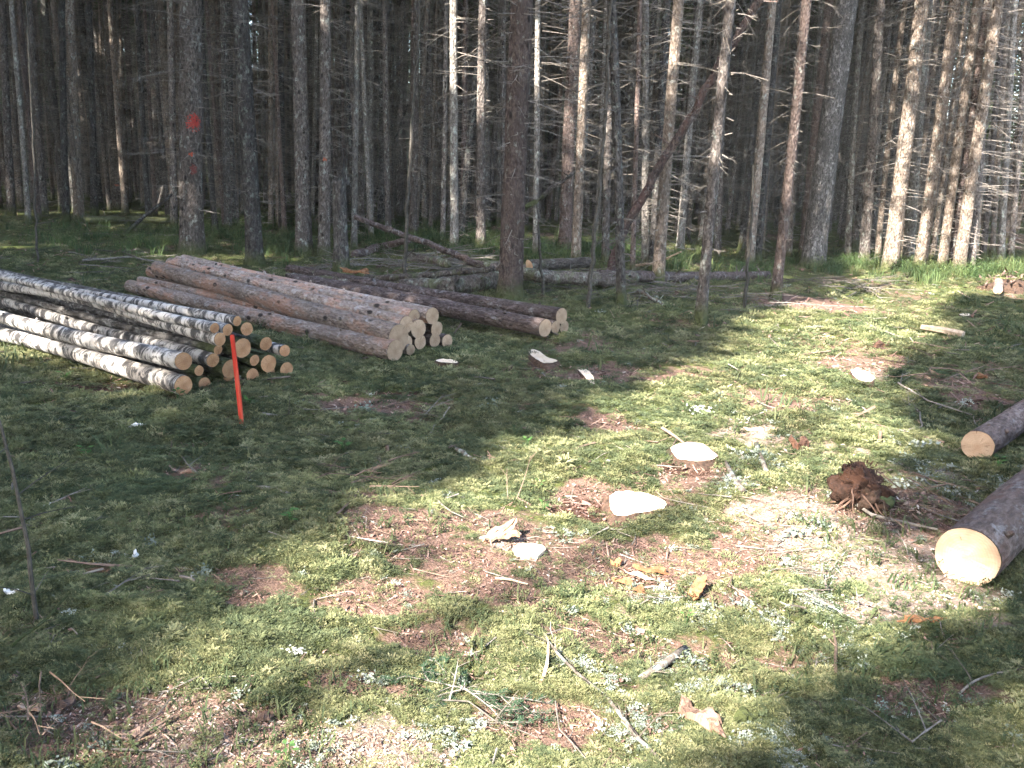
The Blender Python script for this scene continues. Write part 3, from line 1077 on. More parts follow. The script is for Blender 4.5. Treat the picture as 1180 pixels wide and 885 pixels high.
def join_tree(trunk, s, branch, crown):
    me = bpy.data.meshes.new('far_tree')
    V, Fc, M = [], [], []
    mats = []
    off = 0
    for src, sc in ((trunk, s), (branch, 1.0), (crown, 1.0)):
        if src is None:
            continue
        n = len(src.vertices)
        a = np.zeros(n * 3, np.float32)
        src.vertices.foreach_get('co', a)
        a = a.reshape(-1, 3)
        a[:, :2] *= sc
        V.append(a)
        Fc += [tuple(v + off for v in p.vertices) for p in src.polygons]
        M += [len(mats)] * len(src.polygons)
        mats.append(src.materials[0])
        off += n
    me.from_pydata(np.concatenate(V).tolist(), [], Fc)
    for m in mats:
        me.materials.append(m)
    me.polygons.foreach_set('material_index', M)
    me.update()
    return me


far_meshes = [join_tree(TRUNKS[b][i % 4], s, BRANCH[i % 7], CROWN[i % 5]) for i, (b, s) in enumerate(
    (('bark_grey', 0.9), ('bark_pale', 0.8), ('bark_dark', 1.0), ('bark_red', 0.9), ('bark_tan', 0.8), ('bark_grey', 1.2)))]
# low leafy spruces that close the view far off
low_meshes = [join_tree(TRUNKS['bark_dark'][i], 0.8, None, crown_mesh(300 + i, 1.2, 13.0, 1.9, 1.0)) for i in range(2)]
P, Ro, Sc, Ix = [], [], [], []
for _ in range(1500):
    d = 46 + 90 * rnd.random()
    a = rnd.uniform(-0.85, 0.85)
    if 0.40 < a < 0.62 and d > 55 and rnd.random() < 0.5:
        continue
    P.append((math.sin(a) * d, math.cos(a) * d, -0.1))
    Ro.append((0, rnd.uniform(-.03, .03), rnd.uniform(0, 6.28)))
    s = rnd.uniform(0.85, 1.15)
    Sc.append((s, s, s))
    Ix.append(6 + rnd.randint(0, 1) if (rnd.random() < (0.5 if d > 62 else 0.2)) else rnd.randint(0, 5))
for _ in range(420):      # the wood to both sides of the view
    s_ = rnd.choice((-1, 1))
    y = rnd.uniform(6, 45)
    x = s_ * (0.70 * y + rnd.uniform(2.5, 30))
    if s_ > 0 and y < 18:
        x += 4
    P.append((x, y, 0))
    Ro.append((0, rnd.uniform(-.03, .03), rnd.uniform(0, 6.28)))
    s = rnd.uniform(0.85, 1.15)
    Sc.append((s, s, s))
    Ix.append(rnd.randint(0, 5))
for _ in range(620):      # thin stems filling the depth of the wood
    y = 19 + 33 * rnd.random()
    P.append((rnd.uniform(-.66, .68) * y, y, 0))
    Ro.append((rnd.uniform(-.05, .05), rnd.uniform(-.05, .05), rnd.uniform(0, 6.28)))
    if P[-1][0] > 0.48 * y:
        P.pop(), Ro.pop()
        continue
    s = rnd.uniform(0.55, 0.85)
    Sc.append((s, s, s * 1.2))
    Ix.append(rnd.randint(0, 5))
scatter('distant_forest', 'far spruce forest closing the view between the trunks', P, Ro, Sc, Ix, far_meshes + low_meshes)

# ------------------------------------------------------------------ unseen wood added behind the viewer; boughs left out to shape the sunlight
LIT = [
    [(-200, 1100), (40, 890), (130, 850), (230, 800), (330, 742), (400, 690), (465, 622), (540, 560), (620, 520), (700, 474), (790, 424), (850, 398), (880, 372), (960, 340), (1040, 322), (1100, 330),
     (1068, 385), (1026, 412), (1020, 520), (975, 560), (955, 590), (1030, 610), (1075, 650), (1085, 725), (1000, 768), (890, 772), (820, 785), (806, 830), (775, 890), (750, 1100)],
    [(70, 425), (200, 440), (210, 462), (130, 458)],
    [(1010, 312), (1090, 290), (1200, 280), (1230, 318), (1010, 332)],
    [(180, 660), (330, 650), (340, 700), (230, 750), (120, 770)],
]
SHADE = [[(690, 655), (770, 640), (790, 665), (740, 685)]]


def sun_reaches(x, y):
    u, v, w = proj(x, y, hgt(x, y))
    jx = 38 * (vn(x / 0.35, y / 0.35, 51) - 0.5)
    jy = 30 * (vn(x / 0.35, y / 0.35, 53) - 0.5)
    u, v = u + jx, v + jy
    lit = np.zeros(x.shape, bool)
    for p in LIT:
        lit |= inpoly(u, v, p)
    for p in SHADE:
        lit &= ~inpoly(u, v, p)
    front = w > 0.3
    side = inpoly(u, v, LIT[3]) & (fbm(x / .35, y / .35, 63, 3) < .56)
    lit &= ~side
    lit &= front
    dap = fbm(x / 0.55, y / 0.55, 61, 3)
    # speckles on the log piles and, coarser, through the forest edge
    logs = inpoly(u, v, [(-80, 300), (300, 340), (340, 400), (250, 440), (-80, 420)]) & front
    lit |= logs & (dap > 0.65)
    logs2 = inpoly(u, v, [(130, 290), (520, 330), (520, 400), (420, 410), (130, 330)]) & front
    lit |= logs2 & (dap > 0.72)
    wood = (y > 13) & front
    g = fbm(x / 1.4, y / 1.4, 71, 3) + 0.10 * np.clip((x - 2) / 8, 0, 1)
    lit |= wood & (g > np.where((u > 985) & (u < 1230), 0.43, np.where(u < 330, 0.545, 0.70)))
    rest = ~front | ((u < -80) | (u > 1260))
    lit |= rest & (fbm(x / 1.2, y / 1.2, 81, 3) > 0.62)
    return lit


def main_sun(x, y):
    u, v, w = proj(x, y, hgt(x, y))
    return (w > 0.3) & (inpoly(u, v, LIT[0]) | inpoly(u, v, LIT[2]))


def shading_wood():
    R = random.Random(5)
    mb, tb = MB(), MB()
    k = 1 / math.tan(SUN_EL)
    hx, hy = SUN_DIR.x / math.cos(SUN_EL), SUN_DIR.y / math.cos(SUN_EL)
    sp = []
    trees = []
    t = 0
    while len(trees) < 400 and t < 30000:
        t += 1
        x, y = R.uniform(-40, 14), R.uniform(-34, 20)
        if y > 0 and x > -0.68 * y - 3.0:
            continue
        if 0 >= y > -2.5 and abs(x) < 3.0:
            continue
        if any((x - a) ** 2 + (y - b) ** 2 < 1.7 for a, b, _ in trees):
            continue
        H = R.uniform(21, 28)
        zz = np.linspace(0.5, H, 60)
        if main_sun(x + hx * zz * k, y + hy * zz * k).any() and R.random() < 0.82:
            continue          # its stem would lie across the sunlit ground
        trees.append((x, y, H))
        tb.ring_tube([Vector((x, y, -.1)), Vector((x, y, H * .5)), Vector((x, y, H))], [0.13, 0.09, 0.02], 6)
        z = 6.0 + R.uniform(0, 3)
        while z < H:
            f = (z - 5) / (H - 5)
            rad = 2.2 * (1 - f) ** 0.5 + 0.3
            for j in range(R.randint(4, 7)):
                a = R.uniform(0, 6.28)
                rr = rad * math.sqrt(R.random())
                sp.append((x + rr * math.cos(a), y + rr * math.sin(a), z - rr * 0.3))
            z += R.uniform(0.45, 0.8)
    sp = np.array(sp)
    tr = np.array(trees)
    # thicker boughs where the photo shows unbroken shade: on the crowns that stand in the sun's way
    xs, ys = np.meshgrid(np.arange(-9, 19, 0.5), np.arange(0.5, 27, 0.5))
    tx, ty = xs.ravel(), ys.ravel()
    ok = ~sun_reaches(tx, ty)
    tx, ty = tx[ok], ty[ok]
    gx, gy = sp[:, 0] + hx * sp[:, 2] * k, sp[:, 1] + hy * sp[:, 2] * k
    cov = np.histogram2d(gx, gy, bins=[np.arange(-9.25, 19.3, 0.5), np.arange(0.25, 27.3, 0.5)])[0]
    add = []
    for x, y in zip(tx, ty):
        need = 5 - cov[min(int((x + 9.25) / .5), cov.shape[0] - 1), min(int((y - .25) / .5), cov.shape[1] - 1)]
        if need <= 0:
            continue
        zz = nr.uniform(6, 27, 40)
        qx, qy = x + nr.uniform(-.25, .25, 40) - hx * zz * k, y + nr.uniform(-.25, .25, 40) - hy * zz * k
        dd = (qx[:, None] - tr[None, :, 0]) ** 2 + (qy[:, None] - tr[None, :, 1]) ** 2
        good = np.where(((dd < 2.6 ** 2) & (zz[:, None] < tr[None, :, 2])).any(1))[0]
        for g_ in good[:int(need)]:
            add.append((qx[g_], qy[g_], zz[g_]))
    if add:
        sp = np.concatenate([sp, np.array(add)])
    gx, gy = sp[:, 0] + hx * sp[:, 2] * k, sp[:, 1] + hy * sp[:, 2] * k
    rad = 0.42
    lit = np.zeros(len(sp), bool)
    for dx, dy in ((0, 0), (1, 0), (-1, 0), (0, 1), (0, -1)):
        lit |= sun_reaches(gx + dx * rad * 0.8, gy + dy * rad * 0.8)
    matter = (gx > -11) & (gx < 22) & (gy > -3) & (gy < 32)
    thin = nr.random(len(sp)) < 0.12
    for (x, y, z) in sp[~lit & (matter | thin)]:
        for j in range(9):
            a = R.uniform(0, 6.28)
            u = Vector((math.cos(a), math.sin(a), R.uniform(-.7, .25))).normalized()
            c = Vector((x + R.uniform(-.2, .2), y + R.uniform(-.2, .2), z + R.uniform(-.2, .2)))
            mb.leaf(c, u, Vector((R.uniform(-.6, .6), R.uniform(-.6, .6), 1)), R.uniform(0.3, 0.55), R.uniform(0.14, 0.24))
    root = empty('unseen_shade_wood', (-14, -14, 0))
    tag(root, 'unseen spruce wood behind the viewpoint, boughs placed to shade the clearing', kind='stuff')
    for o, nm in ((tb.mesh('trunks', 'bark_grey'), 'trunks'), (mb.mesh('boughs', 'needle'), 'boughs')):
        ob = link(nm, o, root)
        ob.location = (14, 14, 0)
        ob['kind'] = 'stuff'


shading_wood()
#PART2
# ------------------------------------------------------------------ logs
def log(name, label, cat, group, near, far, r0, r1, barkm, woodm, seed, bow=0.0, sides=18, step=0.09, rough=0.05, knots=0, knot_r=0.012, tilt=0.0, crook=0.0):
    """a felled stem from its near cut to its far cut; z runs along it from the near end"""
    R = random.Random(seed)
    from mathutils import noise as mn
    d = far - near
    Ln = d.length
    q = d.normalized().to_track_quat('Z', 'Y')
    root = empty(name, near, q)
    tag(root, label, cat, group)
    mb = MB()
    off = Vector((R.random() * 80, R.random() * 80, R.random() * 80))
    n = max(8, int(Ln / step))
    ba = R.uniform(0, 6.28)
    up = q.inverted() @ Vector((0, 0, 1))
    side = Vector((math.cos(ba), math.sin(ba), 0))

    def centre(t):
        c = side * (bow * math.sin(math.pi * t)) + Vector((mn.noise(Vector((t * 2.3, 0, 0)) + off), mn.noise(Vector((0, t * 2.3, 0)) + off), 0)) * crook
        c0 = side * 0 + Vector((mn.noise(off), mn.noise(off), 0)) * crook
        return c - c0
    tl = Vector((R.uniform(-1, 1), R.uniform(-1, 1), 0)) * tilt
    rim = []
    for i in range(n + 1):
        t = i / n
        c = centre(t)
        r = r0 + (r1 - r0) * t
        for k in range(sides):
            a = 2 * math.pi * k / sides
            u = Vector((math.cos(a), math.sin(a), 0))
            dd = mn.noise(Vector((u.x * 1.2, u.y * 1.2, t * Ln * 1.6)) + off) * rough * 1.5 + mn.noise(Vector((u.x * 4, u.y * 4, t * Ln * 9)) + off) * rough * 0.6
            p = c + u * (r * (1 + dd)) + Vector((0, 0, t * Ln))
            if i == 0:
                p.z += u.dot(tl) * r
            mb.v.append(p)
    for i in range(n):
        for k in range(sides):
            a, b = i * sides + k, i * sides + (k + 1) % sides
            mb.f.append((a, a + sides, b + sides, b))
    for k in range(knots):
        t, a = R.uniform(0.03, 0.97), R.uniform(0, 6.28)
        u = Vector((math.cos(a), math.sin(a), 0))
        p = centre(t) + Vector((0, 0, t * Ln)) + u * ((r0 + (r1 - r0) * t) * 0.97)
        s = knot_r * R.uniform(0.6, 1.2)
        mb.ring_tube([p, p + u * s * R.uniform(0.8, 2.4)], [s * 1.3, s * 0.7], 5)
    mb.build('bark', barkm, root, True)

    def cap(i, sgn):
        c = MB()
        ring = [mb.v[i * sides + k] for k in range(sides)]
        ctr = sum(ring, Vector()) / sides
        o = Vector((0, 0, -0.004 * sgn))
        rr = [ctr + (p - ctr) * 0.985 + o for p in ring]
        r2 = [ctr + (p - ctr) * 0.55 + o * R.uniform(1.0, 1.8) for p in ring]
        c.v = [ctr + o * 1.5] + r2 + rr
        for k in range(sides):
            k2 = (k + 1) % sides
            if sgn > 0:
                c.f += [(0, 1 + k2, 1 + k), (1 + k, 1 + k2, 1 + sides + k2, 1 + sides + k)]
            else:
                c.f += [(0, 1 + k, 1 + k2), (1 + k2, 1 + k, 1 + sides + k, 1 + sides + k2)]
        ob = c.build('cut_end', woodm, root)
        return ob
    cap(0, 1)
    cap(n, -1)
    return root


def depth_of(p):
    return float((np.array(p) - np.array((0, 0, CAM_H))) @ CF)


# --- the birch pile: all stems run along one direction, their cut ends stand in one plane
h_near = gp(213, 457)
h_far = gp(-2, 394)
A = (h_far - h_near)
A.z = 0
A.normalize()
h_c = at_plane(213, 445, h_near, A)
BIRCH = 'birch logs of the log pile'


def birch(px, py, rpx, label, Ln=4.6, shift=0.0, far_px=None, bk='bark_birch', seed=0, r1=0.8, bow=0.02, crook=0.03, group=BIRCH, name='birch_log', wood='wood_birch', rise=0.0, knots=6):
    p = at_plane(px, py, h_c + A * shift, A)
    r = rpx * 0.93 * depth_of(p) / F
    g = float(hgt(p.x, p.y))
    p.z = max(p.z, g + r * 0.8)
    if far_px:
        d = Vector(ray(*far_px))
        # the far end: where that sight line passes closest to the line along A
        best, bp = 1e9, None
        o = Vector((0, 0, CAM_H))
        for L_ in np.arange(1.0, 7.0, 0.02):
            q = p + A * L_
            t = (q - o).dot(d) / d.dot(d)
            e = o + d * t - q
            if e.length < best:
                best, bp = e.length, o + d * t
        v = bp - p
        e = p + v.normalized() * (v.length if len(far_px) > 2 else Ln)
        v = (bp - p).normalized()
        e = p + v * Ln
    else:
        e = p + A * Ln + Vector((0, 0, rise))
    ge = float(hgt(e.x, e.y))
    e.z = max(e.z, ge + r * r1 * 0.7)
    return log(name, label, 'log', group, p, e, r, r * r1, bk, wood, seed, bow, 16, 0.06, 0.05, knots, 0.01, 0.08, crook)


birch(211, 444, 12.6, 'birch log at the bottom front of the birch pile, lying on the moss', 4.4, 0, (0, 386), seed=1, bow=0.03)
birch(211, 416, 11.4, 'thick white birch log resting second from the bottom at the pile front', 4.6, 0, (0, 364), seed=2)
birch(245, 415, 8.8, 'white birch log just right of and behind the thick front one', 3.4, 0.06, (90, 372), seed=3)
birch(229, 427, 6.8, 'small birch log wedged between the two front logs', 4.0, 0.10, (70, 395), seed=4, bk='bark_birch_rough')
birch(236, 452, 8.2, 'small brown-ended birch log on the ground right of the front log', 3.8, 0.05, seed=5, bk='bark_birch_rough')
birch(253, 391, 8.6, 'white birch log with a strong bend, upper middle of the birch pile', 4.8, 0.0, (0, 331), seed=6, bow=0.05, crook=0.07)
birch(247, 378, 6.6, 'slim white birch log lying above the bent one', 4.8, 0.02, (0, 321), seed=7, crook=0.05)
birch(262, 380, 7.6, 'birch log tucked behind the slim white one near the top', 4.6, 0.03, (60, 334), seed=8)
birch(273, 370, 6.4, 'topmost dark-banded birch log of the pile', 5.0, 0.02, (3, 315), seed=9, crook=0.05)
birch(284, 379, 8.4, 'dark-ended birch log at the back top of the pile', 4.2, 0.04, seed=10, bk='bark_birch_rough')
birch(279, 401, 12.4, 'large brown-ended log behind the upper part of the red stake', 4.2, 0.03, seed=11, bk='bark_birch_rough')
birch(265, 425, 12.2, 'large brown-ended log behind the lower part of the red stake', 4.2, 0.04, seed=12, bk='bark_birch_rough')
birch(251, 403, 6.4, 'small dark log end hidden in the middle of the birch pile', 4.0, 0.12, seed=13, bk='bark_birch_rough')
birch(293, 415, 7.2, 'small round log right of the red stake in the birch pile', 4.0, 0.03, seed=14, bk='bark_birch_rough')
birch(306, 396, 8.6, 'split-ended dark log at the upper right of the birch pile', 4.0, 0.05, seed=15, bk='bark_birch_rough')
birch(328, 404, 7.4, 'white-barked log end sticking out at the far right of the birch pile', 3.4, -0.05, (270, 390), seed=16)
birch(309, 419, 11.2, 'medium brown log end between the white-barked end and the round log', 4.0, 0.03, seed=17, bk='bark_birch_rough')
birch(330, 428, 9.8, 'rough brown log end lowest at the far right of the birch pile', 4.0, 0.04, seed=18, bk='bark_birch_rough')
birch(291, 434, 9.0, 'pale log end on the ground right of the red stake', 4.0, 0.03, seed=19, bk='bark_birch_rough')
birch(264, 447, 7.8, 'log end on the ground half hidden behind the foot of the red stake', 3.8, 0.10, seed=20, bk='bark_birch_rough')
birch(312, 440, 6.5, 'thin log on the ground at the right foot of the birch pile', 3.6, 0.08, seed=21, bk='bark_birch_rough')
birch(150, 402, 5.5, 'thin dark birch log deep under the front of the pile', 3.0, 0.7, (40, 372), seed=22, bk='bark_birch_rough')

# --- the spruce pile
s_near, s_far = gp(456, 416), gp(150, 339)
A2 = s_far - s_near
A2.z = 0
LEN2 = A2.length
A2.normalize()
s_c = at_plane(458, 390, s_near, A2)
SPR = 'spruce logs of the log pile'


def spruce(px, py, rpx, label, Ln=None, shift=0.0, far_px=None, bk='bark_log', seed=0, r1=0.82, group=SPR, knots=26, axis_=None, plane=None, step=0.07, wood='wood_spruce'):
    ax_ = axis_ or A2
    p = at_plane(px, py, (plane or s_c) + ax_ * shift, ax_)
    r = rpx * depth_of(p) / F
    g = float(hgt(p.x, p.y))
    p.z = max(p.z, g + r * 0.85)
    Ln = Ln or LEN2
    if far_px:
        o = Vector((0, 0, CAM_H))
        q = p + ax_ * Ln
        e = at_plane(far_px[0], far_px[1], q, ax_)
    else:
        e = p + ax_ * Ln
    ge = float(hgt(e.x, e.y))
    e.z = max(e.z, ge + r * r1 * 0.8)
    return log('spruce_log', label, 'log', group, p, e, r, r * r1, bk, wood, seed, 0.012, 20, step, 0.045, knots, 0.014, 0.06, 0.015)


spruce(455, 404, 12.5, 'long pale spruce log on the ground at the front of the spruce pile', LEN2, -0.05, (150, 330), seed=31)
spruce(459, 388, 14.6, 'thick knotty spruce log lying on top at the pile front', LEN2 * 0.96, 0.0, (181, 308), seed=32, knots=44)
spruce(468, 374, 9.8, 'grey spruce log with small cut end above the thick knotty one', LEN2, 0.05, (196, 302), seed=33)
spruce(477, 364, 7.6, 'lichen-spotted spruce log on top between grey and reddish ones', LEN2, 0.08, (205, 300), seed=34)
spruce(498, 364, 9.8, 'reddish spruce log lying topmost at the back of the spruce pile', LEN2 * 1.05, 0.02, (212, 299), seed=35)
spruce(482, 379, 11.0, 'spruce log end in the middle of the pile under the lichen-spotted log', LEN2, 0.04, seed=36)
spruce(503, 379, 8.8, 'brown spruce log end right of the middle one', LEN2, 0.05, seed=37, bk='bark_log_dark')
spruce(468, 395, 9.0, 'pale oval spruce log end below the thick knotty log', LEN2, 0.05, seed=38)
spruce(484, 394, 8.8, 'spruce log end on the ground in the middle of the pile foot', LEN2, 0.06, seed=39, bk='bark_log_dark')
spruce(501, 392, 8.2, 'dark spruce log end right of the pile foot middle', LEN2, 0.05, seed=40, bk='bark_log_dark')
spruce(515, 396, 8.2, 'mossy brown spruce log end lowest at the right of the spruce pile', LEN2, 0.04, seed=41, bk='bark_log_dark')
spruce(473, 403, 6.4, 'small spruce log end on the moss under the pale front log', LEN2 * 0.8, 0.02, seed=42)

# --- the dark logs behind
k_near, k_far = gp(630, 391), gp(505, 368)
A3 = k_far - k_near
A3.z = 0
A3.normalize()
k_c = at_plane(640, 375, k_near, A3)
DK = 'dark logs behind the spruce pile'
spruce(647, 364, 9.5, 'dark brown log lying on top behind the spruce pile', 5.6, 0.0, (333, 310), 'bark_log_dark', 51, group=DK, axis_=A3, plane=k_c, knots=20)
spruce(628, 378, 10.6, 'dark log with a pale slanted cut on the moss behind the spruce pile', 4.2, -0.05, None, 'bark_log_dark', 52, group=DK, axis_=A3, plane=k_c, knots=14)
spruce(640, 377, 7.6, 'thin dark log squeezed between the dark log pair', 4.2, 0.0, None, 'bark_log_dark', 53, group=DK, axis_=A3, plane=k_c, knots=8)
spruce(650, 377, 7.4, 'rightmost dark log end behind the spruce pile', 4.2, 0.02, None, 'bark_log_dark', 54, group=DK, axis_=A3, plane=k_c, knots=8)

# --- the two big logs at the right
for (px, py, rpx, fx, fy, Ln, lab, sd) in ((1109, 645, 35.5, 1250, 516, 3.6, 'bigger of two felled spruce logs at the right, sawn end toward the sawdust', 61),
                                           (1124, 516, 18.0, 1240, 444, 3.8, 'smaller spruce log lying beyond the big one at the right', 62)):
    base = gp(px, py + rpx * 0.74)
    r = rpx * depth_of(base) / F * 0.98
    c = base + Vector((0, 0, r))
    gfar = gp(fx, fy + rpx * 0.5)
    d = gfar - base
    d.z = 0
    d.normalize()
    e = c + d * Ln
    e.z = float(hgt(e.x, e.y)) + r * 0.9
    c.z = float(hgt(c.x, c.y)) + r * 0.93
    log('spruce_log', lab, 'log', 'big spruce logs at the right', c, e, r, r * 0.9, 'bark_log_brown', 'wood_fresh', sd, 0.01, 40, 0.035, 0.04, 26, 0.014, 0.1, 0.01)

# ------------------------------------------------------------------ red stake
p0 = gp(278, 488)
p1 = at_plane(268, 386, p0, Vector((0, 1, 0)))
axs = (p1 - p0)
Ls = axs.length
st = empty('marker_stake', p0 - axs.normalized() * 0.08, axs.normalized().to_track_quat('Z', 'X'))
tag(st, 'thin red painted stake stuck in the moss before the birch pile', 'stake')
mb = MB()
w, dpt = 0.0135, 0.010
prof = [(-w, -dpt * .7), (-w * .7, -dpt), (w * .7, -dpt), (w, -dpt * .7), (w, dpt * .7), (w * .7, dpt), (-w * .7, dpt), (-w, dpt * .7)]
for z, s in ((0, 0.7), (0.1, 1.0), (0.25, 1.02), (0.45, 0.97), (Ls + 0.07, 0.92), (Ls + 0.08, 0.80)):
    for a, b in prof:
        mb.v.append(Vector((a * s + 0.003 * math.sin(z * 7), b * s, z)))
for i in range(5):
    for k in range(8):
        a, b = i * 8 + k, i * 8 + (k + 1) % 8
        mb.f.append((a, b, b + 8, a + 8))
mb.f.append(tuple(40 + k for k in range(8)))
mb.build('shaft', 'stake_paint', st)

# ------------------------------------------------------------------ stumps
BARE = []


def stump(label, poly, h, seed, wood='wood_stump', side='soil_dark', flare=0.35, name='tree_stump', sl=0.0):
    R = random.Random(seed)
    c0 = gp(sum(p[0] for p in poly) / len(poly), sum(p[1] for p in poly) / len(poly), h)
    # finer outline
    top = []
    n = len(poly)
    for i in range(n):
        a, b = gp(*poly[i], h), gp(*poly[(i + 1) % n], h)
        for s in range(4):
            q = a.lerp(b, s / 4)
            top.append(q)
    zc = c0.z
    m = len(top)
    sm = [(top[i - 1] + top[i] * 2 + top[(i + 1) % m]) / 4 for i in range(m)]
    top = [Vector((p.x + R.uniform(-.004, .004), p.y + R.uniform(-.004, .004), zc + sl * (p.x - c0.x))) for p in sm]
    BARE.append((c0.x, c0.y, 0.9 * sum((p - c0).length for p in top) / len(top)))
    root = empty(name, (c0.x, c0.y, zc - h))
    tag(root, label, 'stump', 'tree stumps of the clearing')
    loc = Vector((c0.x, c0.y, zc - h))
    mb = MB()
    ring0 = [p - loc for p in top]
    ctr = Vector((0, 0, h))
    mb.v.append(ctr.copy())
    for s in (0.35, 0.7, 1.0):
        for p in ring0:
            q = ctr + (p - ctr) * s
            q.z += R.uniform(-.003, .003)
            mb.v.append(q)
    for k in range(m):
        k2 = (k + 1) % m
        mb.f.append((0, 1 + k, 1 + k2))
        for l in range(2):
            mb.f.append((1 + l * m + k, 1 + (l + 1) * m + k, 1 + (l + 1) * m + k2, 1 + l * m + k2))
    me = mb.mesh('cut_face', wood)
    o = link('cut_face', me, root)
    sb = MB()
    for z, s in ((h - 0.002, 1.005), (h * 0.85, 1.05), (h * 0.5, 1.10), (0.1 * h, 1.12 + flare * 0.3), (-0.06, 1.2 + flare)):
        for k, p in enumerate(ring0):
            a = k / m * 6.28
            lob = 1 + (0.07 * math.sin(a * 4 + seed) + R.uniform(-.03, .03)) * (1 if z < h * 0.9 else 0)
            q = Vector((p.x * s * lob, p.y * s * lob, z + (sl * p.x if z > h * 0.9 else 0)))
            sb.v.append(q)
    for l in range(4):
        for k in range(m):
            k2 = (k + 1) % m
            sb.f.append((l * m + k, (l + 1) * m + k, (l + 1) * m + k2, l * m + k2))
    sb.build('bark', side, root)
    return root


stump('largest fresh stump with glaring pale top, in brown dug-up soil', [(703, 570), (710, 563), (727, 562), (750, 566), (764, 572), (769, 579), (762, 587), (742, 590), (722, 595), (708, 595), (702, 585)], 0.03, 1)
stump('second fresh stump just beyond the largest one, whitish top', [(771, 517), (780, 511), (795, 508), (810, 511), (818, 518), (828, 527), (818, 531), (800, 532), (780, 529)], 0.028, 2)
stump('curved pale stump top in the shaded moss right of the dark logs', [(608, 406), (614, 403), (621, 405), (630, 411), (644, 415), (636, 419), (625, 420), (615, 413)], 0.025, 3)
stump('narrow jagged stump remnant beside the curved pale stump', [(664, 421), (672, 420), (679, 425), (684, 435), (685, 444), (679, 443), (673, 433)], 0.02, 4)
stump('sunlit small stump in brown litter far at the right', [(979, 427), (988, 424), (999, 428), (1010, 436), (1001, 441), (988, 437)], 0.03, 5)
stump('low flat stump in front of the spruce pile', [(501, 416), (508, 413), (520, 413), (528, 416), (526, 419), (510, 419)], 0.03, 6)
stump('tiny yellowish stump at the far right edge of the clearing', [(1105, 362), (1112, 359), (1119, 361), (1117, 365), (1108, 366)], 0.05, 7)

# ------------------------------------------------------------------ sticks, poles and fallen stems
def stick(name, label, cat, pts, rad, mat, sides=7, twigs=0, group=None, seed=0, jit=0.12, tw_len=0.25, sub='side_twig', zs=None):
    """pts: photo pixels on the ground (with a height in metres) or ready points"""
    R = random.Random(seed)
    P_ = [p if isinstance(p, Vector) else gp(p[0], p[1], p[2] if len(p) > 2 else 0.012) for p in pts]
    # finer, slightly wandering course
    Q = []
    for a, b in zip(P_[:-1], P_[1:]):
        n = max(2, int((b - a).length / 0.10))
        n = min(n, 14)
        for i in range(n):
            Q.append(a.lerp(b, i / n))
    Q.append(P_[-1])
    o = Q[0].copy()
    rr = rad if isinstance(rad, tuple) else (rad, rad * 0.6)
    n = len(Q)
    rads = [rr[0] + (rr[1] - rr[0]) * i / (n - 1) for i in range(n)]
    Q2 = []
    for i, q in enumerate(Q):
        w = min(rads[i] * 0.7, 0.02)
        Q2.append(q - o + Vector((R.uniform(-w, w), R.uniform(-w, w), R.uniform(-w, w) * 0.5)) if 0 < i < n - 1 else q - o)
    root = empty(name, o)
    tag(root, label, cat, group)
    mb = MB()
    mb.ring_tube(Q2, rads, sides, jit, True, seed)
    mb.build('stem', mat, root, sides > 6)
    if twigs:
        tb = MB()
        for k in range(twigs):
            i = R.randint(1, n - 2)
            t = (Q2[i + 1] - Q2[i]).normalized()
            e = Vector((R.uniform(-1, 1), R.uniform(-1, 1), R.uniform(0.0, 1.0)))
            e = (e - t * e.dot(t) * 0.6).normalized()
            bare_twig(tb, Q2[i], e, tw_len * R.uniform(0.4, 1), max(0.003, rads[i] * 0.28), R, 2)
        ob = tb.build(sub, mat, root)
        ob['kind'] = 'stuff'
    return root


def at_depth(px, py, y):
    return at_plane(px, py, Vector((0, y, 0)), Vector((0, 1, 0)))


# leaning dead trunk across the crossed spruces
yl = gp(758, 327).y - 0.32
b = at_depth(700, 305, yl)
b.z = float(hgt(b.x, b.y)) - 0.02
stick('fallen_tree', 'dark dead trunk leaning steeply across other spruces, reddish flaking bark', 'fallen tree',
      [b, at_depth(719, 266, yl), at_depth(738, 232, yl), at_depth(758, 195, yl), at_depth(803, 122, yl), at_depth(832, 69, yl), at_depth(876, 0, yl), at_depth(960, -130, yl)],
      (0.066, 0.048), 'bark_red_dead', 12, 8, seed=3, tw_len=0.6)
# pole leaning over the fallen logs
y0 = gp(572, 312).y
stick('leaning_pole', 'straight bare pole propped with its pale upper end beside the broken snag', 'pole', [gp(574, 314, 0.05), at_depth(492, 280, y0 + 0.2), at_depth(409, 250, y0 + 0.4)], (0.055, 0.042), 'bark_log_dark', 9, 2, seed=4)
FG = 'fallen stems at the forest edge'
stick('fallen_log', 'mossy grey log lying between the spruce pile and the big reddish spruce', 'fallen log', [(463, 331, .1), (520, 329, .12), (575, 322, .12)], (0.10, 0.12), 'bark_fallen', 12, 5, FG, 5)
stick('fallen_log', 'thin crooked log lying above the mossy grey one', 'fallen log', [(420, 322, .12), (470, 319, .2), (530, 314, .25), (570, 309, .25)], (0.05, 0.035), 'bark_fallen', 8, 5, FG, 6)
stick('fallen_log', 'dark short log left of the pole middle, lying in grass', 'fallen log', [(408, 294, .08), (440, 284, .1), (470, 277, .3)], (0.08, 0.06), 'bark_log_dark', 9, 4, FG, 7)
stick('fallen_log', 'thin log lying half hidden under the leaning pole', 'fallen log', [(472, 294, .2), (516, 304, .2)], (0.07, 0.06), 'bark_fallen', 8, 2, FG, 8)
stick('fallen_log', 'brown fallen log passing behind the big reddish spruce to the mossy stem', 'fallen log', [(560, 306, .2), (620, 318, .15), (690, 322, .12), (730, 320, .12)], (0.08, 0.10), 'bark_fallen', 11, 7, FG, 9)
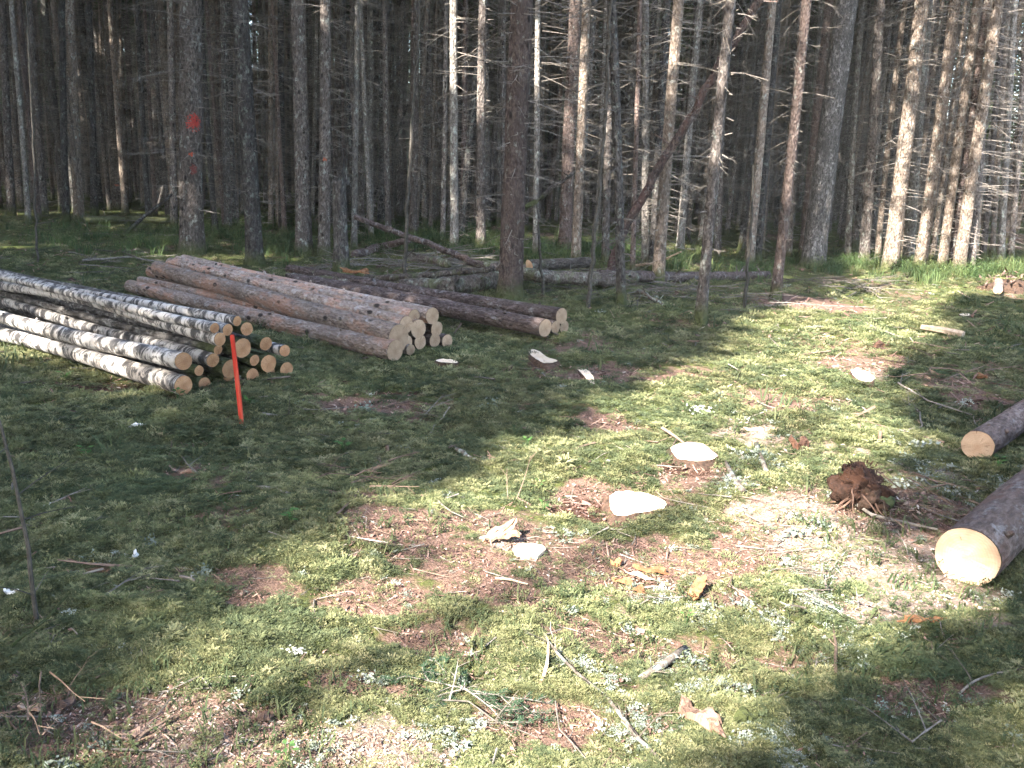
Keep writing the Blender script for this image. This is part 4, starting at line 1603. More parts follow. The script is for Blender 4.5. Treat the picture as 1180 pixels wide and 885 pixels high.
stick('fallen_log', 'long fallen log behind the tilted grey spruce', 'fallen log', [(690, 318, .12), (780, 319, .12), (885, 317, .12)], (0.085, 0.07), 'bark_log_dark', 11, 8, FG, 10)
stick('fallen_log', 'sunlit fallen stem lying far off left of the red-marked spruce', 'fallen log', [(98, 254, .15), (150, 253, .15), (195, 254, .15)], (0.09, 0.07), 'bark_tan', 9, 3, FG, 11)
stick('fallen_branch', 'dark bent branch rising from the ground left of the red-marked spruce', 'branch', [gp(141, 272, .03), gp(147, 268, .05), at_depth(163, 252, gp(141, 272).y + .3), at_depth(182, 238, gp(141, 272).y + .6), at_depth(198, 224, gp(141, 272).y + .9)], (0.055, 0.025), 'bark_dark', 8, 3, FG, 12)
stick('fallen_branch', 'pale thin branch fallen across the foot of the tan spruce', 'branch', [(728, 307, .1), (760, 302, .35), (785, 290, .6)], (0.028, 0.012), 'stick_pale', 6, 0, FG, 13)
yb_ = gp(606, 300).y
stick('fallen_branch', 'slanting thin dead stem right of the big reddish spruce', 'branch', [at_depth(603, 242, yb_), at_depth(630, 222, yb_ + .1), at_depth(655, 204, yb_ + .2), at_depth(700, 166, yb_ + .4)], (0.045, 0.02), 'bark_dark', 7, 5, FG, 14)
stick('fallen_branch', 'grey branch with lichen lying near the slim dark mossy spruce', 'branch', [(735, 335, .1), (750, 343, .05), (765, 352, .02)], (0.03, 0.015), 'lichen_wood', 7, 8, FG, 15)
stick('fallen_branch', 'long thin branch in shade between log pile and forest', 'branch', [(95, 300, .04), (150, 296, .05), (185, 302, .02)], (0.018, 0.01), 'stick_grey', 6, 6, FG, 16)
stick('fallen_branch', 'dry branch lying before the broken snag', 'branch', [(330, 318, .1), (380, 322, .1), (440, 330, .12)], (0.04, 0.03), 'bark_fallen', 7, 4, FG, 17)

for (x0, y0_, x1, y1_, dy, r_, lab) in ((418, 262, 470, 120, 3.0, .04, 'thin dead pole leaning right behind the broken snag'), (540, 268, 492, 90, 3.0, .035, 'thin dead pole leaning left behind the whitish spruce'),
        (800, 290, 745, 130, 2.0, .04, 'thin dead pole leaning left across the leaning dead trunk'), (180, 246, 232, 60, 3.0, .035, 'thin dead pole leaning right behind the red-marked spruce'),
        (1000, 300, 960, 150, 2.0, .035, 'thin dead pole leaning left beside the dark curved trunk'), (850, 296, 905, 190, 3.0, .04, 'thin dead pole leaning right behind the half lit spruce')):
    yy_ = gp(x0, y0_).y
    stick('leaning_pole', lab, 'pole', [gp(x0, y0_), at_depth(x1, y1_, yy_ + dy * 0.3)], (r_, r_ * 0.5), 'bark_dark', 6, 8, 'thin dead poles leaning in the forest', int(x0), tw_len=0.8)

# broken snag
b = gp(394, 314)
r = 18 * depth_of(b) / F / 2
Hs = (at_plane(394, 208, b, Vector((0, 1, 0))) - b).length
tm = trunk_mesh('trunk', 'bark_dark', r * 0.95, Hs, 321, 16, 0.12, (0, 0), 0.25, True, 0.15, 0.09)
root = empty('broken_snag', b)
tag(root, 'dark broken-off snag with jagged top behind the spruce pile', 'snag')
link('trunk', tm, root)
mb = MB()
for k in range(26):
    a = k * 2.4
    u = Vector((math.cos(a), math.sin(a), 0))
    q = u * r * rnd.uniform(0.25, 0.92) + Vector((0, 0, Hs - 0.06))
    mb.ring_tube([q, q + u * rnd.uniform(-.02, .02) + Vector((0, 0, 0.05 + rnd.random() ** 2 * 0.24 * (1.2 + u.x)))], [r * rnd.uniform(.12, .26), 0.004], 4)
mb.build('splinter', 'bark_dark', root)['kind'] = 'stuff'

# loose heaps of brush at the forest edge
def brush(label, px, py, n, spread, ln, seed, mat='twig', th=1.0):
    R = random.Random(seed)
    c = gp(px, py)
    root = empty('brush_heap', c)
    tag(root, label, 'brush heap', 'brush heaps at the forest edge')
    mb = MB()
    for k in range(n):
        a = R.uniform(0, 6.28)
        x, y = R.gauss(0, spread), R.gauss(0, spread * 0.6)
        z = float(hgt(c.x + x, c.y + y)) - c.z + R.uniform(0.0, 0.22) * math.exp(-(x * x + y * y) / (spread * spread * 2))
        d = Vector((math.cos(a), math.sin(a), R.uniform(-.05, .25))).normalized()
        bare_twig(mb, Vector((x, y, z)), d, ln * R.uniform(0.3, 1), th * R.uniform(0.005, 0.014), R, R.randint(2, 6), 0.1)
    ob = mb.build('brushwood', mat, root)
    ob['kind'] = 'stuff'


brush('tangled dry brush at the foot of the dark curved trunk', 965, 332, 40, 0.4, 1.0, 1, 'twig', 0.7)
brush('grey brush strewn left of the reddish leaning spruce', 850, 355, 24, 0.5, 0.7, 2, 'twig', 0.7)
brush('dead twigs heaped right of the spruce pile beside mossy stems', 690, 335, 60, 0.7, 1.0, 3, 'twig', 0.8)
brush('dead twigs heaped around the fallen logs by the pole', 500, 312, 110, 1.0, 1.3, 4, 'twig', 0.9)
brush('dry twigs beside the long fallen log behind the tilted spruce', 770, 340, 30, 0.6, 0.9, 5, 'twig', 0.7)
brush('low twigs littering the shaded moss behind the birch pile', 120, 305, 24, 0.8, 0.8, 6)
brush('grey twigs around the root clump', 1050, 585, 18, 0.2, 0.36, 7, 'stick_brown', 0.45)
brush('thin twigs lying right of the sunlit small stump', 1070, 440, 26, 0.4, 0.5, 8, 'stick_brown', 0.6)
brush('lichened twigs beside the sawdust at the lower right', 945, 705, 20, 0.12, 0.26, 9, 'lichen_wood', 0.4)
brush('dark twig litter around the dark branch in the left moss', 425, 560, 22, 0.18, 0.28, 10, 'stick_brown', 0.5)
brush('small dark twigs in the lower left corner', 70, 850, 12, 0.16, 0.2, 11, 'stick_brown', 0.25)
brush('twigs littering the forest floor left of the red-marked spruce', 150, 268, 40, 1.8, 1.2, 13)

# bark heap at the far right edge
c = gp(1168, 336)
root = empty('bark_heap', c)
tag(root, 'brown heap of bark and soil at the far right edge of the clearing', 'heap')
lump('soil', 'soil_dark', (0.55, 0.4, 0.2), 4, 0.4, root, 4)
mb = MB()
R_ = random.Random(9)
for k in range(120):
    p = Vector((R_.gauss(0, .4), R_.gauss(0, .3), 0.0))
    p.z = 0.28 * math.exp(-(p.x ** 2 / .4 + p.y ** 2 / .2)) + R_.uniform(0, .05)
    d = Vector((R_.uniform(-1, 1), R_.uniform(-1, 1), R_.uniform(-.3, .5))).normalized()
    mb.leaf(p, d, Vector((R_.uniform(-.5, .5), R_.uniform(-.5, .5), 1)), R_.uniform(.06, .18), R_.uniform(.02, .05))
mb.build('bark_flake', 'bark_flake', root)['kind'] = 'stuff'
b = gp(1150, 334, 0.15)
log('spruce_log', 'short log whose orange end peeps from the bark heap', 'log', None, b, b + Vector((0.5, 0.9, 0.02)), 0.07, 0.07, 'bark_log_brown', 'wood_spruce', 71, 0.0, 12, 0.1)

# sticks lying about on the moss
SG = 'sticks on the moss'
stick('stick', 'pale split stick lying far right in shaded moss', 'stick', [(1062, 377, .03), (1085, 381, .035), (1110, 386, .03)], (0.03, 0.04), 'stick_pale', 6, 0, SG, 21)
stick('stick', 'dark crooked branch on the moss between log pile and splintered chunk', 'stick', [(359, 566, .02), (385, 556, .035), (410, 545, .03), (432, 546, .04), (458, 543, .02)], (0.012, 0.011), 'bark_dark', 8, 6, SG, 22)
stick('stick', 'pale thin bent twig on dark moss in the middle of the clearing', 'stick', [(494, 502, .012), (501, 490, .02), (510, 482, .02), (518, 469, .03)], (0.007, 0.005), 'stick_grey', 6, 1, SG, 23)
stick('stick', 'short grey lichened stick right of the pale bent twig', 'stick', [(519, 514, .015), (532, 521, .02), (548, 531, .015)], (0.013, 0.018), 'lichen_wood', 7, 0, SG, 24)
stick('stick', 'long lichen-crusted branch at the bottom right of centre', 'stick', [(627, 733, .02), (642, 752, .03), (665, 775, .03), (700, 805, .02), (735, 850, .016), (785, 900, .016)], (0.004, 0.008), 'lichen_wood', 9, 12, SG, 25, tw_len=0.12)
stick('stick', 'thin pale stick leaning against the lichen-crusted branch', 'stick', [(622, 790, .01), (630, 765, .04), (632, 740, .03)], (0.007, 0.004), 'stick_pale', 6, 0, SG, 26)
stick('stick', 'grey lichened branch stub below the rotten orange wood', 'stick', [(738, 782, .015), (762, 768, .03), (790, 748, .02)], (0.012, 0.016), 'lichen_wood', 8, 4, SG, 27, tw_len=0.1)
stick('stick', 'thin arching twig beside the green sprig', 'stick', [(640, 808, .02), (645, 840, .03), (665, 862, .02), (690, 890, .01)], (0.0026, 0.002), 'stick_grey', 5, 0, SG, 28)
stick('stick', 'long thin pale twig curving from the green sprig', 'stick', [(495, 806, .01), (540, 808, .03), (570, 830, .03), (620, 850, .02)], (0.0026, 0.002), 'stick_grey', 5, 2, SG, 29)
stick('stick', 'brown broken stick standing in lichen at the lower right', 'stick', [(960, 720, .01), (963, 745, .02), (963, 776, .02)], (0.005, 0.007), 'stick_brown', 7, 2, SG, 30, tw_len=0.1)
stick('stick', 'thin curved twig at the lower right corner', 'stick', [(1105, 800, .01), (1120, 785, .03), (1150, 775, .03), (1190, 772, .02)], (0.005, 0.004), 'stick_grey', 5, 2, SG, 31)
stick('stick', 'forked twig in the moss at the bottom right', 'stick', [(1030, 835, .01), (1050, 855, .03), (1085, 830, .03)], (0.004, 0.004), 'stick_grey', 5, 2, SG, 32)
stick('stick', 'dark twig lying in the left moss beside the thin sapling', 'stick', [(-6, 762, .01), (25, 735, .03), (55, 712, .03), (81, 682, .04)], (0.007, 0.004), 'bark_dark', 6, 2, SG, 33)
stick('stick', 'weathered flat piece of wood left of the dark crooked branch', 'stick', [(296, 562, .01), (315, 564, .018), (333, 570, .012)], (0.012, 0.014), 'stick_grey', 6, 0, SG, 34)
stick('stick', 'thin reddish twig right of the brown soil patch on the moss', 'stick', [(575, 577, .01), (595, 574, .03), (612, 582, .02)], (0.007, 0.006), 'stick_brown', 6, 2, SG, 35)
stick('stick', 'tiny grey forked twig left of centre in the lower moss', 'stick', [(208, 664, .02), (220, 668, .03), (230, 672, .02)], (0.006, 0.006), 'stick_grey', 6, 2, SG, 36, tw_len=0.08)
stick('stick', 'thin brown twig crossing the sunlit lower left litter', 'stick', [(145, 865, .01), (165, 845, .02), (200, 825, .02)], (0.006, 0.004), 'stick_brown', 6, 2, SG, 37, tw_len=0.1)
stick('stick', 'pale straw twig in the sunlit moss below the flat slice', 'stick', [(571, 666, .015), (590, 668, .025), (608, 673, .015)], (0.005, 0.004), 'stick_pale', 5, 0, SG, 38)
stick('stick', 'pale short piece lying left of the lichen-crusted branch', 'stick', [(565, 705, .01), (578, 705, .02), (592, 706, .01)], (0.006, 0.006), 'stick_pale', 5, 0, SG, 39)
stick('stick', 'long crooked pale branch right of the second fresh stump', 'stick', [(836, 532, .015), (845, 548, .02), (856, 566, .02)], (0.012, 0.018), 'lichen_wood', 7, 3, SG, 40, tw_len=0.1)
stick('stick', 'whitish crumbling branch left of the root clump', 'stick', [(872, 512, .015), (876, 528, .02), (884, 545, .02)], (0.02, 0.014), 'lichen_wood', 7, 3, SG, 41, tw_len=0.1)
stick('stick', 'crooked grey twig in shade between root clump and far log', 'stick', [(1053, 505, .01), (1062, 490, .04), (1060, 475, .03), (1040, 460, .02)], (0.007, 0.005), 'stick_grey', 6, 4, SG, 42, tw_len=0.2)
stick('stick', 'long thin twig lying across litter toward the far log', 'stick', [(1035, 441, .02), (1070, 462, .03), (1120, 478, .02)], (0.008, 0.005), 'stick_grey', 6, 4, SG, 43)
stick('stick', 'pale root lying under the root clump toward the big log', 'stick', [(975, 575, .02), (1005, 592, .03), (1040, 602, .03), (1080, 610, .02)], (0.010, 0.006), 'stick_grey', 6, 4, SG, 44, tw_len=0.12)
stick('stick', 'thin twig before the sunlit foot of the birch pile', 'stick', [(300, 476, .01), (320, 478, .02), (345, 476, .01)], (0.008, 0.005), 'stick_grey', 6, 3, SG, 45, tw_len=0.15)
stick('stick', 'brown twig bent across the dark moss under the spruce pile', 'stick', [(440, 470, .01), (470, 462, .03), (490, 470, .02)], (0.008, 0.006), 'stick_brown', 6, 4, SG, 46, tw_len=0.2)
for (px, py, lab, hh) in ((989, 500, 'small upright dark peg in the sunlit moss', 0.07), (1015, 512, 'small leaning dark peg in shade beyond the root clump', 0.09), (447, 524, 'short upright peg in dark moss above the crooked branch', 0.06)):
    b = gp(px, py)
    stick('peg', lab, 'peg', [b, b + Vector((rnd.uniform(-.015, .015), 0, hh))], (0.013, 0.011), 'stick_brown', 7, 0, 'pegs in the moss', int(px))

# thin saplings
def sapling(label, base_px, pts, r, twigs, seed):
    b = gp(*base_px)
    P_ = [b] + [at_depth(px, py, b.y + 0.02 * i) for i, (px, py) in enumerate(pts)]
    stick('sapling', label, 'sapling', P_, r, 'sapling_stem', 6, twigs, 'leafless saplings', seed, 0.1, 0.3, 'side_twig')


sapling('leafless thin sapling at the left edge of the near moss', (42, 713), [(36, 660), (27, 600), (14, 540), (0, 490), (-18, 430)], (0.0085, 0.004), 5, 1)
sapling('dark bare sapling behind the birch logs', (43, 303), [(40, 230), (38, 160), (33, 60), (30, -30)], (0.018, 0.008), 12, 2)
sapling('thin bare sapling left of the slim dark mossy spruce', (678, 355), [(684, 290), (694, 170), (700, 90), (704, 0), (708, -60)], (0.03, 0.012), 10, 3)
sapling('short bare stem right of the tilted grey spruce', (858, 358), [(862, 300), (866, 240), (868, 190)], (0.024, 0.010), 10, 4)
sapling('bare stem close before the big reddish spruce', (626, 340), [(622, 290), (620, 240)], (0.025, 0.014), 8, 5)
sapling('thin bare stem beside the pole end', (466, 328), [(468, 260), (474, 160), (480, 60), (486, -20)], (0.03, 0.012), 12, 6)

# ------------------------------------------------------------------ wood pieces
def plank(label, px, py, yaw, size, mat, seed, cat='wood piece', name='wood_piece', pitch=0.0, z=0.02, group='wood pieces on the moss', roll=0.0):
    """a splintered flat piece: a jagged prism"""
    R = random.Random(seed)
    b = gp(px, py)
    b.z += z
    lx, ly, lz = size
    n = 11
    mb = MB()
    wid = [[ly * (0.5 - 0.22 * abs(i / (n - 1) - 0.5)) * R.uniform(0.78, 1.15) for i in range(n)] for _ in range(2)]
    end = [[R.uniform(-.16, .12) * lx for _ in range(2)] for _ in range(2)]
    bow_ = [0.35 * lz * math.sin(i * 0.8 + seed) for i in range(n)]
    for s in (1, -1):
        for si, side in enumerate((1, -1)):
            for i in range(n):
                t = i / (n - 1) - 0.5
                ex = end[0][si] if i == 0 else (end[1][si] if i == n - 1 else R.uniform(-.012, .012) * lx)
                tp = 0.35 if i in (0, n - 1) else 1.0
                mb.v.append(Vector((lx * t + ex, side * wid[si][i] * tp, s * lz * R.uniform(0.2, 0.5) * tp + bow_[i] + 0.2 * lz * side * math.sin(i * .7 + seed))))
    # order: top+ , top-, bot+, bot-
    T1, T2, B1, B2 = 0, n, 2 * n, 3 * n
    for i in range(n - 1):
        mb.f += [(T1 + i, T2 + i, T2 + i + 1, T1 + i + 1), (B1 + i, B1 + i + 1, B2 + i + 1, B2 + i), (T1 + i, T1 + i + 1, B1 + i + 1, B1 + i), (T2 + i, B2 + i, B2 + i + 1, T2 + i + 1)]
    mb.f += [(T1, B1, B2, T2), (T1 + n - 1, T2 + n - 1, B2 + n - 1, B1 + n - 1)]
    me = mb.mesh(name, mat)
    o = link(name, me)
    o.location = b
    o.rotation_euler = (roll, pitch, yaw)
    tag(o, label, cat, group)
    return o


# the splintered chunk: several slivers joined at one root
b = gp(573, 622)
root = empty('wood_chunk', b)
tag(root, 'splintered pale wood chunk with long slivers left of the flat slice', 'wood chunk')
R_ = random.Random(3)
for k, (dx, dy, yaw, pt, ln, wd) in enumerate(((0, 0, 0.75, -0.32, 0.20, 0.045), (0.02, -0.02, 0.6, -0.25, 0.17, 0.04), (0.05, 0.02, 0.95, -0.3, 0.13, 0.03), (-0.03, -0.03, 0.9, -0.1, 0.14, 0.03), (0.06, -0.03, 0.2, -0.1, 0.1, 0.03))):
    o = plank('', 573, 622, yaw, (ln, wd, 0.02), 'split_wood', 30 + k, pitch=pt, z=0)
    for kk in ('label', 'category', 'group'):
        if kk in o:
            del o[kk]
    o.name = 'sliver'
    o.parent = root
    o.location = (dx, dy, 0.04)

def slab(label, poly, h, wood, seed, name='wood_slice'):
    c = gp(sum(p[0] for p in poly) / len(poly), sum(p[1] for p in poly) / len(poly))
    top = [gp(*p, h) for p in poly]
    R = random.Random(seed)
    mb = MB()
    loc = c
    m = len(top)
    z = c.z + h
    t = [Vector((p.x - c.x, p.y - c.y, h + R.uniform(-.003, .003))) for p in top]
    bo = [Vector((p.x * 0.96, p.y * 0.96, -0.01)) for p in t]
    mb.v = t + bo + [Vector((0, 0, h + 0.003))]
    for k in range(m):
        k2 = (k + 1) % m
        mb.f += [(2 * m, k2, k), (k, k2, m + k2, m + k)]
    mb.f = [f if len(f) == 4 else (f[0], f[2], f[1]) for f in mb.f]
    o = link(name, mb.mesh(name, wood))
    o.location = loc
    tag(o, label, 'wood slice')
    return o


slab('flat pale wood slice lying among sawdust beside the splintered chunk', [(590, 630), (597, 626), (612, 627), (625, 630), (629, 635), (620, 641), (604, 642), (593, 637)], 0.018, 'wood_stump', 1)
b_ = gp(610, 306, 0.16)
log('fallen_log', 'short log with a pale cut end behind the big reddish spruce', 'fallen log', FG, b_, b_ + Vector((0.9, 0.75, 0.0)), 0.085, 0.08, 'bark_fallen', 'wood_fresh', 72, 0.0, 12, 0.1, 0.06, 0, 0.01, 0.9)

RG = 'rotten wood pieces'
plank('bright orange rotten wood bit, left end of the rotten patch', 710, 653, 0.6, (0.06, 0.035, 0.02), 'rotten_orange', 1, group=RG)
plank('long orange rotten strip at the top of the rotten patch', 750, 661, -0.35, (0.15, 0.035, 0.02), 'rotten_orange', 2, group=RG)
plank('orange rotten strip in the middle of the rotten patch', 718, 674, -0.5, (0.11, 0.03, 0.02), 'rotten_orange', 3, group=RG)
plank('small orange rotten crumb at the bottom of the rotten patch', 736, 684, -0.7, (0.06, 0.03, 0.02), 'rotten_orange', 4, group=RG)
plank('pale yellowish splinter inside the rotten patch', 738, 668, -0.55, (0.12, 0.022, 0.012), 'stick_pale', 5, group=RG)
plank('upright curled orange-brown bark scrap right of the rotten patch', 803, 688, 1.0, (0.12, 0.055, 0.02), 'rotten_orange', 6, pitch=-0.5, z=0.045, group=RG)
plank('tiny orange scrap low in the sunlit moss', 686, 696, 0.3, (0.03, 0.025, 0.015), 'rotten_orange', 7, group=RG)
plank('orange bark slab lying on the back of the spruce pile', 410, 334, -0.3, (0.42, 0.14, 0.05), 'rotten_orange', 8, z=0.25, group=RG)
plank('reddish brown splintered chunk near the bottom edge', 806, 832, -0.95, (0.17, 0.065, 0.045), 'split_red', 9, pitch=0.1, group=RG)
plank('pale sliver leaning on the splintered chunk near the bottom edge', 820, 842, -1.0, (0.10, 0.025, 0.015), 'split_red', 10, pitch=0.2, z=0.03, group=RG)
plank('dark bark piece right of the splintered bottom chunk', 860, 831, 0.5, (0.10, 0.045, 0.025), 'bark_dark', 11, group=RG)
plank('orange bark strip lying below the big log', 1062, 719, 0.12, (0.17, 0.035, 0.02), 'rotten_orange', 12, group=RG)
plank('pale thin shaving lying under the big log end', 1137, 707, -0.05, (0.09, 0.016, 0.01), 'stick_pale', 13, group=RG)
plank('reddish block of rotten wood in the sun left of the root clump', 921, 517, 0.1, (0.12, 0.07, 0.06), 'rotten_brown', 14, z=0.03, group=RG)
plank('pale flat chip lying above the whitish crumbling branch', 870, 498, -0.2, (0.13, 0.06, 0.015), 'stick_pale', 15, group=RG)
plank('orange chip in shaded litter far right', 1130, 436, 0.3, (0.12, 0.08, 0.03), 'rotten_orange', 16, group=RG)
plank('brown scrap beside the sunlit stump litter', 1015, 400, 0.4, (0.2, 0.06, 0.05), 'rotten_brown', 17, group=RG)
WG = 'pale scraps of birch bark on the dark moss'
plank('white torn bark scrap in the left moss', 152, 646, 0.4, (0.06, 0.05, 0.02), 'white_bark', 20, pitch=-0.3, group=WG)
plank('white scrap at the left edge by the sapling foot', 15, 688, -0.3, (0.07, 0.025, 0.012), 'white_bark', 21, group=WG)
plank('white scrap below the birch pile', 154, 494, 0.3, (0.12, 0.035, 0.015), 'white_bark', 22, pitch=-0.15, group=WG)
plank('small bluish white scrap left of the one below the birch pile', 132, 493, -0.5, (0.08, 0.04, 0.015), 'white_bark', 23, group=WG)
plank('small pale brown scrap right of the one below the birch pile', 187, 505, -0.5, (0.09, 0.03, 0.015), 'split_wood', 24, group=WG)
plank('pale brown curl among sticks below the stake', 225, 548, 0.3, (0.12, 0.03, 0.02), 'split_wood', 25, group=WG)
plank('grey bark plate in the lower left litter', 152, 853, 0.4, (0.06, 0.04, 0.012), 'bark_flake', 26, group=WG)
plank('pale bark plate beside a twig at the lower left', 35, 822, -0.1, (0.08, 0.02, 0.012), 'split_wood', 27, group=WG)
plank('light purple bark plate at the left edge', 13, 790, 0.3, (0.045, 0.04, 0.012), 'bark_flake', 28, group=WG)
plank('brown bark plate in the sunlit litter near the bottom', 305, 832, 0.1, (0.05, 0.035, 0.012), 'bark_flake', 29, group=WG)
plank('reddish bark curl in the shaded moss at left', 78, 817, 1.2, (0.05, 0.035, 0.015), 'bark_flake', 30, pitch=-.3, group=WG)

# spruce cone
b = gp(110, 664)
root = empty('spruce_cone', b + Vector((0, 0, 0.02)), Quaternion((0, 1, 0), 1.5) @ Quaternion((0, 0, 1), 0.3))
tag(root, 'brown spruce cone lying in the left moss', 'cone')
mb = MB()
for i in range(70):
    z = -0.05 + 0.1 * i / 70
    a = i * 2.4
    r = 0.018 * math.sqrt(max(0.02, 1 - (z / 0.055) ** 2))
    u = Vector((math.cos(a), math.sin(a), 0))
    mb.leaf(Vector((u.x * r * 0.5, u.y * r * 0.5, z)), (u * 0.6 + Vector((0, 0, 0.8))).normalized(), u, 0.017, 0.014)
mb.build('cone_scale', 'cone_scale', root)['kind'] = 'stuff'
core = MB()
core.ring_tube([Vector((0, 0, -.05)), Vector((0, 0, -.02)), Vector((0, 0, .02)), Vector((0, 0, .05))], [.006, .013, .012, .004], 8)
core.build('core', 'cone_scale', root)

# root clump
b = gp(990, 582)
root = empty('root_clump', b)
tag(root, 'torn-up reddish brown root clump with loose roots and moss', 'root clump')
o = lump('rotten_wood', 'rotten_brown', (0.125, 0.10, 0.125), 8, 0.7, root, 4)
o.location = (0.01, 0.03, 0.07)
o = lump('peat', 'soil_dark', (0.085, 0.08, 0.09), 11, 0.6, root, 4)
o.location = (0.035, -0.03, 0.04)
o = lump('moss_cushion', 'moss_deep', (0.055, 0.05, 0.05), 12, 0.35, root, 4)
o.location = (0.10, -0.05, 0.035)
o = lump('moss_cap', 'moss_leaf', (0.06, 0.05, 0.035), 13, 0.35, root, 4)
o.location = (-0.05, 0.05, 0.15)
R_ = random.Random(4)
for k in range(11):
    tb = MB()
    a = R_.uniform(2.2, 6.0)
    q = Vector((math.cos(a) * .07, math.sin(a) * .06, R_.uniform(.04, .12)))
    pts = [q]
    d = Vector((math.cos(a), math.sin(a), R_.uniform(-.2, .5))).normalized()
    for s in range(6):
        d = (d + Vector((R_.uniform(-.5, .5), R_.uniform(-.5, .5), -.3))).normalized()
        q = q + d * R_.uniform(.025, .045)
        q.z = max(q.z, 0.012)
        pts.append(q)
    tb.ring_tube(pts, [0.007 * (1 - i / 8) * R_.uniform(.7, 1.2) for i in range(7)], 5)
    tb.build('root', 'root_bark', root)
mb = MB()
for k in range(520):
    u = Vector((R_.gauss(0, 1), R_.gauss(0, 1), R_.gauss(0, 1))).normalized()
    p = Vector((u.x * .115, u.y * .11 + .02, u.z * .15 + .075))
    if p.z < 0.01:
        continue
    d = (u + Vector((R_.uniform(-1, 1), R_.uniform(-1, 1), R_.uniform(-1, .4)))).normalized()
    mb.leaf(p, d, u, R_.uniform(.015, .045), R_.uniform(.004, .011))
mb.build('rotten_fibre', 'rotten_brown', root)['kind'] = 'stuff'

# green spruce sprig at the bottom
b = gp(535, 800)
root = empty('spruce_sprig', b)
tag(root, 'bluish green spruce sprig lying on the sunlit moss at the bottom', 'sprig')
R_ = random.Random(14)
stem, nd = MB(), MB()


def sprig_limb(p, d, ln, r, lev):
    n = max(4, int(ln / 0.02))
    pts = [p]
    q = p.copy()
    for i in range(n):
        d = (d + Vector((R_.uniform(-.12, .12), R_.uniform(-.12, .12), R_.uniform(-.08, .06)))).normalized()
        q = q + d * ln / n
        g = float(hgt(b.x + q.x, b.y + q.y)) - b.z
        q.z = max(q.z, g + 0.012)
        pts.append(q.copy())
        s = d.cross(Vector((0, 0, 1))).normalized()
        for k in range(9):
            e = (d * R_.uniform(.3, .9) + s * R_.choice((-1, 1)) * R_.uniform(.4, 1) + Vector((0, 0, R_.uniform(-.1, .7)))).normalized()
            nd.leaf(q + d * R_.uniform(-.01, .01), e, Vector((0, 0, 1)), R_.uniform(.012, .019), .0026)
        if lev and i % 2 and R_.random() < .8:
            e = (d * .7 + s * R_.choice((-1, 1)) * .7).normalized()
            sprig_limb(q.copy(), e, ln * R_.uniform(.25, .5), r * .6, lev - 1)
    stem.ring_tube(pts, [r * (1 - .6 * i / n) for i in range(n + 1)], 5)


for a, l in ((2.9, .20), (2.3, .17), (-0.5, .30), (-0.9, .22), (3.6, .14), (1.6, .1)):
    sprig_limb(Vector((0, 0, .02)), Vector((math.cos(a), math.sin(a), .1)), l, .003, 2)
stem.build('stem', 'twig', root)
nd.build('needle', 'sprig_needle', root)['kind'] = 'stuff'

# ------------------------------------------------------------------ little herbs
def herb(label, px, py, seed, n=7, s=0.03):
    R = random.Random(seed)
    b = gp(px, py)
    root = empty('seedling', b)
    tag(root, label, 'seedling', 'green seedlings in the moss')
    st_, lf = MB(), []
    for k in range(n):
        a = k * 2.4 + R.uniform(-.3, .3)
        h = R.uniform(.03, .08)
        p = Vector((math.cos(a) * .012, math.sin(a) * .012, h))
        st_.ring_tube([Vector((0, 0, -.01)), p], [.0015, .001], 4)
        m = MB()
        m.leaf(p, Vector((math.cos(a), math.sin(a), R.uniform(.0, .5))).normalized(), Vector((0, 0, 1)), s * R.uniform(.8, 1.4), s * .75, .1)
        m.build('leaf', 'herb_leaf', root)
    st_.build('stem', 'herb_leaf', root)


herb('green seedling at the foot of the red stake', 287, 470, 1, 9, 0.04)
herb('green seedling before the front birch log', 205, 462, 2, 7, 0.04)
herb('bright seedling left below the front birch log', 75, 440, 3, 9, 0.045)
herb('bright seedling in the moss above the dug-up soil', 626, 590, 4, 6, 0.022)
herb('tiny seedling left above the brown soil', 621, 568, 5, 5, 0.018)
herb('seedling in the shaded moss right of the crooked branch', 607, 517, 6, 6, 0.03)
herb('seedling among pale leaves in the left moss', 100, 530, 7, 8, 0.04)
herb('seedling at the middle of the shaded left moss', 335, 605, 8, 8, 0.03)
herb('bright green leaf tuft at the very bottom edge', 331, 880, 9, 6, 0.02)
herb('bluish herb between the two big logs', 1150, 541, 10, 9, 0.03)
herb('green leaf lying below the rotten patch', 790, 724, 11, 4, 0.02)
herb('small herb beside the dark crooked branch', 395, 522, 12, 9, 0.045)

# ------------------------------------------------------------------ ground cover
def tuft_moss(seed, n, rad, ln, wd, mat):
    R = random.Random(seed)
    mb = MB()
    for k in range(n):
        a, q = R.uniform(0, 6.28), math.sqrt(R.random())
        p = Vector((math.cos(a) * rad * q, math.sin(a) * rad * q, rad * 0.45 * (1 - q * q) * R.uniform(0.3, 1.1) - 0.004))
        d = Vector((math.cos(a) * q * 0.9 + R.uniform(-.6, .6), math.sin(a) * q * .9 + R.uniform(-.6, .6), R.uniform(0.15, 0.9))).normalized()
        mb.leaf(p, d, Vector((R.uniform(-.5, .5), R.uniform(-.5, .5), 1)), ln * R.uniform(.6, 1.3), wd * R.uniform(.7, 1.3), .12)
    return mb.mesh('moss_tuft', mat)


